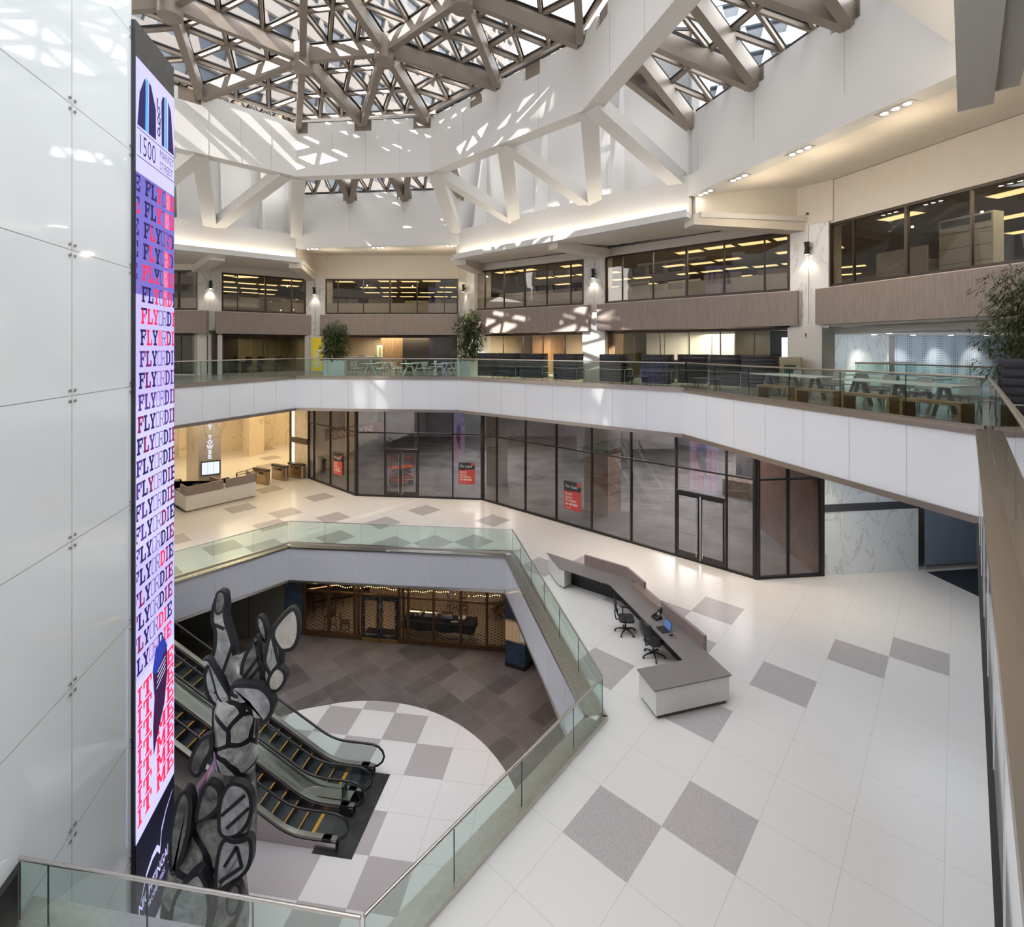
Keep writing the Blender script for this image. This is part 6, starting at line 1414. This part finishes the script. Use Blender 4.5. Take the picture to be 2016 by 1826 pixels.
# pale cafe chair and table
def cafe_chair(loc, rz, label, grp, m, name='cafe_chair', arms=False, solid=False):
    t = thing(name, label, 'chair', loc, rz, grp)
    for x, y, dx in ((.20, .20, .05), (.20, -.20, .05), (-.20, .20, -.09), (-.20, -.20, -.09)):
        b = MB(); b.tube([(x+dx, y*1.05, 0), (x+dx*.2, y, .30), (x, y, .45)], .016, m, 6); b.build('leg', t)
    b = MB(); b.box((0, 0, .455), (.44, .44, .025), m); b.build('seat', t, bev=.006)
    b = MB()
    if solid: b.raw([(-.20, -.22, .50), (-.20, .22, .50), (-.185, .22, .50), (-.185, -.22, .50), (-.29, -.21, .86), (-.29, .21, .86), (-.275, .21, .86), (-.275, -.21, .86)], [(3, 2, 1, 0), (4, 5, 6, 7), (0, 1, 5, 4), (1, 2, 6, 5), (2, 3, 7, 6), (3, 0, 4, 7)], m)
    else:
        for y in (-.20, .20): b.tube([(-.20, y, .45), (-.27, y, .84)], .014, m, 6)
        for z in (.60, .68, .76, .83): b.box((-.20-.07*(z-.45)/.39, 0, z), (.014, .40, .035), m)
    b.build('backrest', t)
    return t
def a_table(loc, rz, label, w, d, m, grp, H=.74, name='cafe_table', cat='table', ends=None):
    t = thing(name, label, cat, loc, rz, grp)
    b = MB(); b.box((0, 0, H-.015), (w, d, .03), m); b.build('tabletop', t, bev=.004)
    for x in (ends or [0]):
        for s_ in (-1, 1):
            b = MB(); b.beam((x, s_*d*.08, H-.03), (x+ (0), s_*d*.42, 0), .09, .035, m, up=(1, 0, 0)); b.build('leg', t)
        b = MB(); b.box((x, 0, H-.06), (.08, d*.5, .05), m); b.build('crossbar', t)
    return t
tb = None; cchair = None
tabs = [(728, 29.9, 'front table of the cafe, nearest the bamboo'), (806, 29.9, 'middle front table of the cafe'), (866, 29.8, 'right-hand front table of the cafe'), (757, 31.8, 'rear cafe table at left'), (826, 31.8, 'rear cafe table in the middle'), (884, 31.7, 'rear cafe table at right')]
for k, (px, Y, lab) in enumerate(tabs):
    x = (px-CX)*Y/F
    if tb is None: tb = a_table((x, Y, ZU), u_ang(2)+pi/2, 'pale '+lab, .80, .95, pale, 'pale cafe tables'); tb.rotation_euler.z = u_ang(2)
    else: dup(tb, (x, Y, ZU), u_ang(2), 'pale '+lab)
    # A-legs spread left and right in view
    tb.rotation_euler.z = u_ang(2)+pi/2
    if k: S.objects[-1] if 0 else None
    for s_, dy in ((-1, -.22), (1, -.22), (-1, .25), (1, .25)):
        if k >= 3 and dy < 0: continue
        wh = ('left' if s_ < 0 else 'right')+(' front' if dy < 0 else ' rear')
        lab2 = 'pale slatted chair at the %s side of the %s' % (wh, lab)
        if len(lab2.split()) > 16: lab2 = 'pale chair, %s side of %s' % (wh, lab)
        loc = (x+s_*.72+(.03 if dy > 0 else 0), Y+dy*1.3, ZU); rz = 0.0+(0 if s_ < 0 else pi)+.1*dy
        if cchair is None: cchair = cafe_chair(loc, rz, lab2, 'pale cafe chairs', pale)
        else: dup(cchair, loc, rz, lab2)
for o in list(COL.objects):
    if o.name.startswith('cafe_table'): o.rotation_euler.z = u_ang(2)+pi/2
# stools / meeting chairs and the counter in the cafe lounge
q0, q1 = bayp(2, .12, 1.0), bayp(2, .40, 1.0)
ct = thing('service_counter', 'grey lounge counter behind the cafe tables', 'counter', (*q0, ZU), math.atan2((q1-q0).y, (q1-q0).x)); cl = (q1-q0).length
b = MB(); b.box((cl/2, .3, .50), (cl, .6, 1.0), mat('counter_grey', (.33, .30, .28), .4)); b.build('front_panel', ct); b = MB(); b.box((cl/2, .28, 1.02), (cl+.1, .7, .04), pale); b.build('worktop', ct)
for k, (px, lab) in enumerate(((692, 'high-backed dark chair behind the grey counter, nearer the bamboo'), (727, 'high-backed dark chair behind the grey counter, nearer the oak wall'))):
    o = dup(ch, ((px-CX)*33.6/F+(-.1), 36.2, ZU), -pi/2+.3, lab, 'dark chairs behind the counter')
pn = LZ(748, 693, bayp(2, .36, 2.58), bayp(2, .53, 2.58)); pt = thing('wall_notice', 'white notice on the oak wall of the cafe lounge', 'notice', pn+Vector((0, -.05, 0)), 0)
b = MB(); b.box((0, 0, 0), (.42, .02, .95), white); b.build('sheet', pt); b = MB(); b.box((.02, -.014, 0), (.16, .006, .6), mat('lime', (.35, .4, .05), .5)); b.build('print', pt)
# glass office at left: conference table and chairs
q = bayp(1, .45, 3.0); cf = thing('conference_table', 'dark conference table inside the glass office at left', 'table', (*q, ZU), u_ang(1)+.4)
b = MB(); b.box((0, 0, .73), (3.4, 1.2, .05), mat('conference_top', (.12, .10, .08), .35)); b.build('tabletop', cf)
for x in (-1.1, 1.1): b = MB(); b.box((x, 0, .36), (.5, .1, .72), black); b.build('leg', cf)
e = BP[1][2]; n_ = BP[1][3]
for k, t_ in enumerate((.22, .34, .50, .66, .78)):
    p = bayp(1, t_, 1.75 if k != 4 else 2.6); dup(ch, (*p, ZU), math.atan2(n_.y, n_.x)+(.4 if k % 2 else -.2), 'dark swivel chair in the glass office, %s from the left' % ['first', 'second', 'third', 'fourth', 'fifth'][k], 'chairs in the glass office')
# black high-backed sofas with tube frames
quilt = mat('quilted_charcoal', (.050, .048, .058), .8, noise=.15, scale=30)
def slabq(b, p0, p1, z0, z1, th, n):     # quilted wall of soft horizontal rolls
    p0, p1 = V2(p0), V2(p1); e = (p1-p0).normalized(); n_ = Vector((-e.y, e.x)); hz = (z1-z0)/n
    for k in range(n):
        a0 = z0+k*hz; vs = []; m = 8
        for s_ in (p0, p1):
            for j in range(m):
                a_ = 2*pi*j/m+pi/8; q = s_+n_*(th/2)*cos(a_)*1.08+n_*th/2; vs.append((q.x, q.y, a0+hz/2+hz/2*1.06*sin(a_)))
        b.raw(vs, [(j, (j+1) % m, m+(j+1) % m, m+j) for j in range(m)]+[tuple(range(m))[::-1], tuple(range(m, 2*m))], quilt, True)
def sofa(loc, rz, label, w=1.16, d=.85, h=1.38):
    t = thing('high_back_sofa', label, 'sofa', loc, rz, 'black high-backed sofas')
    b = MB(); slabq(b, (-w/2, -d/2), (w/2, -d/2), .14, h, -.07, 9); b.build('backrest', t)
    for s_ in (-1, 1): b = MB(); slabq(b, (s_*w/2, -d/2), (s_*w/2, d/2), .14, h, .07*s_, 9); b.build('side_screen', t)
    b = MB(); b.box((0, 0, .40), (w-.16, d-.12, .16), quilt); b.box((0, 0, .24), (w-.14, d-.12, .14), quilt); b.build('seat', t, bev=.03)
    for s_ in (-1, 1):
        b = MB(); x = s_*(w/2+.05); b.tube([(x, -d/2+.05, .0), (x, -d/2+.05, .66), (x, -d/2+.12, .70), (x, d/2-.12, .70), (x, d/2-.05, .66), (x, d/2-.05, 0)], .014, steel, 6); b.build('tube_frame', t)
    b = MB(); b.tube([(-w/2-.05, -d/2-.05, .70), (w/2+.05, -d/2-.05, .70)], .014, steel, 6); b.build('back_tube', t)
    return t
def dto(px, d, seg=(3, 0)):      # point on the deck at column px, d behind the slab edge
    o = offs(U, d); i = seg[0]; return L(px, o[i], o[i+1])
a3 = u_ang(3); a4 = u_ang(4)
sofas = [(967, .95, a3+.25, 'black high-backed sofa next to the bamboo'), (1008, 1.0, a3-.10, 'second black sofa from the bamboo, with sun on its back'), (1052, .95, a3+.18, 'third black sofa from the bamboo'),
         (1120, .85, a3+.05, 'black sofa just left of the white column'), (1213, .95, a3-.05, 'black sofa just right of the white column'), (1296, .95, a3+.12, 'black sofa at the gallery corner, left one')]
sf = None
for px, d, rz, lab in sofas:
    p = dto(px, d+.15)
    if sf is None: sf = sofa((*p, ZU), rz, lab)
    else: dup(sf, (*p, ZU), rz, lab)
for px, d, rz, lab in ((1366, 2.35, a3+.1, 'black sofa behind the gallery corner, against the glass'),):
    p = dto(px, d, (3, 0)); dup(sf, (*p, ZU), rz, lab)
p = dto(1432, 2.1, (4, 0)); dup(sf, (*p, ZU), a3+.05, 'black sofa right of the gallery corner, its two panels side by side')
p = dto(1497, 2.6, (4, 0)); dup(sf, (*p, ZU), a3-.02, 'rightmost far black sofa, beside the office lounge glass')
o = dup(sf, (8.77, 8.35, ZU), radians(48), 'large black high-backed sofa at the right edge of the picture'); o.scale = (1.15, 1.1, 1.06)
lowt = None
for px, d, seg, rz, lab in ((987, .38, 3, a3, 'low dark coffee table beside the first sofas'), (1086, .40, 3, a3, 'low dark coffee table left of the white column'), (1258, .42, 3, a3, 'low table between the corner sofas'), (1392, .9, 4, a3, 'low table right of the gallery corner')):
    p = dto(px, d, (seg, 0))
    if lowt is None:
        lowt = thing('coffee_table', lab, 'table', (*p, ZU), rz, 'low tables between the sofas')
        b = MB(); b.box((0, 0, .44), (1.0, .5, .03), mat('coffee_top', (.10, .10, .105), .4)); b.build('tabletop', lowt)
        for x in (-.42, .42):
            for y in (-.2, .2): b = MB(); b.beam((x*.9, y*.9, .43), (x*1.05, y*1.05, 0), .03, .03, black); b.build('leg', lowt)
    else: dup(lowt, (*p, ZU), rz, lab)
# wooden benches and long white tables along the right-hand railing
oakb = mat('walnut_bench', (.28, .155, .065), .45, noise=.35, scale=4, stretch=(1, 6, 6)); bn = None
ots = [(.345, .475), (.50, .63), (.655, .785), (.81, .94)]
for k, (t0, t1) in enumerate(ots):
    a_, c_ = u_pt(4, t0, .58), u_pt(4, t1, .58); m_ = (a_+c_)/2; ln = (c_-a_).length; lab = 'wooden bench by the railing, '+['farthest of the four', 'second farthest of the four', 'second nearest of the four', 'nearest of the four'][k]
    if bn is None:
        bn = thing('bench', lab, 'bench', (*m_, ZU), a4, 'wooden benches along the railing')
        b = MB(); b.box((0, 0, .42), (ln, .42, .07), oakb); b.build('seat', bn, bev=.004)
        for s_ in (-1, 1): b = MB(); b.box((s_*(ln/2-.035), 0, .1925), (.07, .42, .385), oakb); b.build('leg', bn, bev=.004)
    else: dup(bn, (*m_, ZU), a4, lab)
greyc = mat('grey_chair', (.33, .32, .31), .5); twh = mat('table_white', (.72, .72, .70), .35); lt0 = None
for k, (t0, t1, d, lab) in enumerate(((.22, .50, 1.65, 'long white A-frame table behind the two farther benches'), (.555, .87, 1.65, 'long white A-frame table behind the two nearer benches'), (.36, .66, 3.9, 'long white A-frame table farther back by the stair railing'))):
    a_, c_ = u_pt(4, t0, d), u_pt(4, t1, d); m_ = (a_+c_)/2; ln = (c_-a_).length
    t = thing('long_table', lab, 'table', (*m_, ZU), a4, 'long white tables')
    b = MB(); b.box((0, 0, .735), (ln, .95, .035), twh); b.build('tabletop', t, bev=.004)
    for x in (-ln/2+.5, 0, ln/2-.5):
        for s_ in (-1, 1): b = MB(); b.beam((x, s_*.08, .72), (x, s_*.38, 0), .14, .05, greyc, up=(1, 0, 0)); b.build('leg', t)
gc = None; kk = 0
for t_, d, r_, wh in ((.27, 2.5, -pi/2, 'far side of the farther table, leftmost'), (.35, 2.5, -pi/2, 'far side of the farther table, middle'), (.44, 2.5, -pi/2, 'far side of the farther table, rightmost'), (.60, 2.5, -pi/2, 'far side of the nearer table, leftmost'),
                      (.70, 2.5, -pi/2, 'far side of the nearer table, middle'), (.81, 2.5, -pi/2, 'far side of the nearer table, rightmost'), (.42, 3.1, pi/2, 'near side of the table by the stair railing, left'), (.51, 3.1, pi/2, 'near side of the table by the stair railing, middle'), (.60, 3.1, pi/2, 'near side of the table by the stair railing, right'), (.92, 1.75, pi, 'head of the nearer table')):
    p = u_pt(4, t_, d); lab = 'grey chair at the '+wh; rz = a4+r_+.1*((kk % 3)-1); kk += 1
    if gc is None: gc = cafe_chair((*p, ZU), rz, lab, 'grey chairs at the long tables', greyc, 'dining_chair', solid=True)
    else: dup(gc, (*p, ZU), rz, lab)
# white cabinet behind the long tables near the office lounge
p = dto(1535, 3.6, (4, 0)); wc = thing('low_cabinet', 'cream low cabinet beside the wide white column', 'cabinet', (*p, ZU), a3); b = MB(); b.box((0, 0, .65), (1.5, .4, 1.3), mat('cream_cabinet', (.55, .50, .34), .5)); b.build('body', wc)
b = MB(); b.box((-.3, -.21, .8), (.5, .02, .4), mat('cabinet_print', (.3, .22, .15), .5)); b.box((.4, -.21, .75), (.4, .02, .5), mat('cabinet_teal', (.08, .16, .17), .5)); b.build('door', wc)
# ================================================================ things in the offices above
dsks = None; rr_ = random.Random(8)
mon = None
for k in range(1, 6):
    for i in range(4 if k != 5 else 2):
        t_ = (i+.5)/(4 if k != 5 else 3); p = linq(k, t_, 1.5+rr_.random()*1.5); lab = 'low grey office partition '+where[k]+', %s from the left' % ['first', 'second', 'third', 'fourth'][i]
        if dsks is None:
            dsks = thing('office_partition', lab, 'partition', (*p, 11.41), math.atan2(BP[k][2].y, BP[k][2].x), 'office partitions'); b = MB(); b.box((0, 0, .6), (1.7, .08, 1.2), mat('partition_grey', (.32, .30, .28), .7)); b.build('panel', dsks)
            b = MB(); b.box((0, .4, .74), (1.6, .7, .04), desk_m); b.build('desk_top', dsks)
        else: dup(dsks, (*p, 11.41), math.atan2(BP[k][2].y, BP[k][2].x), lab)
p = linq(5, .30, 2.2); cb = thing('storage_cabinet', 'pale grey cabinet standing inside the big right-hand office window', 'cabinet', (*p, 11.41), math.atan2(BP[5][2].y, BP[5][2].x))
b = MB(); b.box((0, 0, 1.0), (1.5, .5, 2.0), mat('cabinet_grey_green', (.34, .35, .31), .5)); b.build('body', cb); b = MB(); 
for z in (.5, 1.0, 1.5): b.box((0, -.255, z), (1.46, .01, .015), black)
b.box((0, -.256, 1.82), (1.4, .01, .22), black); b.build('drawer', cb)
# ================================================================ restaurant furniture
dkw = mat('dark_bistro_wood', (.035, .016, .010), .45); seatr = mat('oxblood_seat', (.09, .022, .016), .5)
def bistro(loc, rz, lab, high=False):
    t = thing('bar_stool' if high else 'bistro_chair', lab, 'stool' if high else 'chair', loc, rz, 'restaurant seats'); H = .76 if high else .46
    for x, y in ((.18, .18), (.18, -.18), (-.18, .18), (-.18, -.18)):
        b = MB(); b.tube([(x*1.2, y*1.15, 0), (x, y, H)], .017, dkw, 6); b.build('leg', t)
    b = MB(); b.box((0, 0, H+.02), (.42, .42, .05), seatr); b.build('seat', t, bev=.012)
    b = MB()
    for y in (-.18, .18): b.tube([(-.18, y, H), (-.24, y, H+.46)], .016, dkw, 6)
    for z in (.18, .30, .43): b.box((-.18-.06*z/.46, 0, H+z), (.02, .36, .05), dkw)
    b.build('backrest', t); b = MB()
    for s_ in (-1, 1): b.beam((.19, s_*.185, H*.35), (-.19, s_*.185, H*.35), .02, .02, dkw); b.beam((s_*.19, .185, H*.5), (s_*.19, -.185, H*.5), .02, .02, dkw)
    b.build('stretcher', t); return t
ZR = ZL+.015
p = P(650, 1243, ZR); st = bistro((p.x, p.y, ZR), 2.6, 'dark bar stool inside the restaurant window, left of the doors', True)
p = P(679, 1243, ZR); bc = bistro((p.x, p.y, ZR), .2, 'dark bistro chair with oxblood seat, left of the restaurant doors')
for k, (x, y) in enumerate(((608, 1214), (627, 1207), (646, 1200), (667, 1193))): p = P(x, y, ZR); dup(st, (p.x, p.y, ZR), 2.0, 'dark stool along the bar counter, %s from the left' % ['first', 'second', 'third', 'fourth'][k])
for k, (x, y) in enumerate(((890, 1200), (912, 1206), (975, 1218), (984, 1208))): p = P(x, y, ZR); dup(bc, (p.x, p.y, ZR), .5+k, 'dark bistro chair deep in the restaurant, %s from the left' % ['first', 'second', 'third', 'fourth'][k])
p = P(630, 1196, ZR); bar = thing('bar_counter', 'long dark bar counter with a gold rail, deep in the restaurant at left', 'counter', (p.x-.6, p.y+.7, ZR), .35)
b = MB(); b.box((0, 0, .53), (6, .6, 1.06), mat('bar_front', (.018, .010, .008), .3)); b.build('front_panel', bar); b = MB(); b.box((0, 0, 1.08), (6.2, .75, .05), dkw); b.build('worktop', bar); b = MB(); b.box((0, -.36, .22), (6, .05, .05), mat('gold_rail', (.6, .38, .1), .25, 1)); b.box((0, -.33, .85), (6, .02, .05), emit('bar_glow', (1, .5, .2), .8)); b.build('foot_rail', bar)
bt = P(900, 1258, ZR); bf = thing('buffet_table', 'long buffet table under a black cloth behind the restaurant windows', 'table', (P(868, 1240, ZR).x, P(868, 1250, ZR).y, ZR), ang)
b = MB(); b.box((0, 0, .75), (3.6, .8, .04), dkw); b.build('tabletop', bf)
for x in (-1.6, 0, 1.6):
    for y in (-.3, .3): b = MB(); b.tube([(x, y, 0), (x, y, .74)], .025, black, 6); b.build('leg', bf)
fx, fy = bf.location.x, bf.location.y
def bl(x, y, z): return (fx+x*cos(ang)-y*sin(ang), fy+x*sin(ang)+y*cos(ang), z)
clm = mat('black_cloth', (.008, .008, .012), .9); b = MB(); N_ = 40; vs = []
per = [(-1.83+3.66*i/14, -.43) for i in range(15)]+[(1.83, -.43+.86*i/5) for i in range(1, 6)]+[(1.83-3.66*i/14, .43) for i in range(1, 15)]+[(-1.83, .43-.86*i/5) for i in range(1, 5)]
n = len(per); top_ = [(x, y, .785) for x, y in per]; bo = [(x*(1.0+.012*sin(i*2.1)), y*(1.08+.05*sin(i*1.7)), .40+.03*sin(i*1.3)) for i, (x, y) in enumerate(per)]
b.raw(top_+bo, [tuple(range(n))]+[(i+n, (i+1) % n+n, (i+1) % n, i) for i in range(n)], clm); o = b.build('tablecloth', None, (fx, fy, ZR)); o.rotation_euler.z = ang; tag(o, 'black cloth draped over the buffet table', 'tablecloth')
chrome = mat('chafing_steel', (.75, .73, .72), .15, 1); cd = None
for k, x in enumerate((-1.25, -.42, .40)):
    lab = 'steel chafing dish on the buffet table, '+['leftmost of three', 'middle of three', 'rightmost of three'][k]
    if cd is None:
        cd = thing('chafing_dish', lab, 'serving dish', bl(x, 0, ZR+.79), ang, 'chafing dishes'); b = MB(); b.box((0, 0, .18), (.60, .38, .08), chrome); b.build('pan', cd)
        b = MB(); q = []; m = 8
        for j in range(m+1): a_ = pi*j/m; q.append((.19*cos(a_), .22+.14*sin(a_)))
        vs = [(-.29, y, z) for y, z in q]+[(.29, y, z) for y, z in q]; b.raw(vs, [(j, j+1, m+2+j, m+1+j) for j in range(m)]+[tuple(range(m+1))[::-1], tuple(range(m+1, 2*m+2))], chrome); b.build('lid', cd)
        for s_ in (-1, 1): b = MB(); b.box((s_*.25, 0, .07), (.03, .34, .14), chrome); b.build('stand', cd)
    else: dup(cd, bl(x, 0, ZR+.79), ang, lab)
b = MB(); b.cyl((0, 0, 0), .12, .14, white, 18, .19); o = b.build('serving_bowl', None, bl(1.15, .02, ZR+.79)); tag(o, 'white serving bowl on the buffet table beside the dishes', 'bowl')
b = MB(); b.box((0, 0, .01), (.34, .1, .02), white); o = b.build('serving_tongs_tray', None, bl(.80, -.18, ZR+.79)); tag(o, 'small white tray in front of the rightmost chafing dish', 'tray')
b = MB(); p = P(748, 1252, ZR); b.box((0, 0, .01), (1.7, 1.0, .018), mat('black_mat', (.01, .01, .012), .95)); o = b.build('entrance_mat', None, (p.x, p.y+.1, ZR)); o.rotation_euler.z = ang; tag(o, 'black door mat inside the restaurant doors', 'mat')
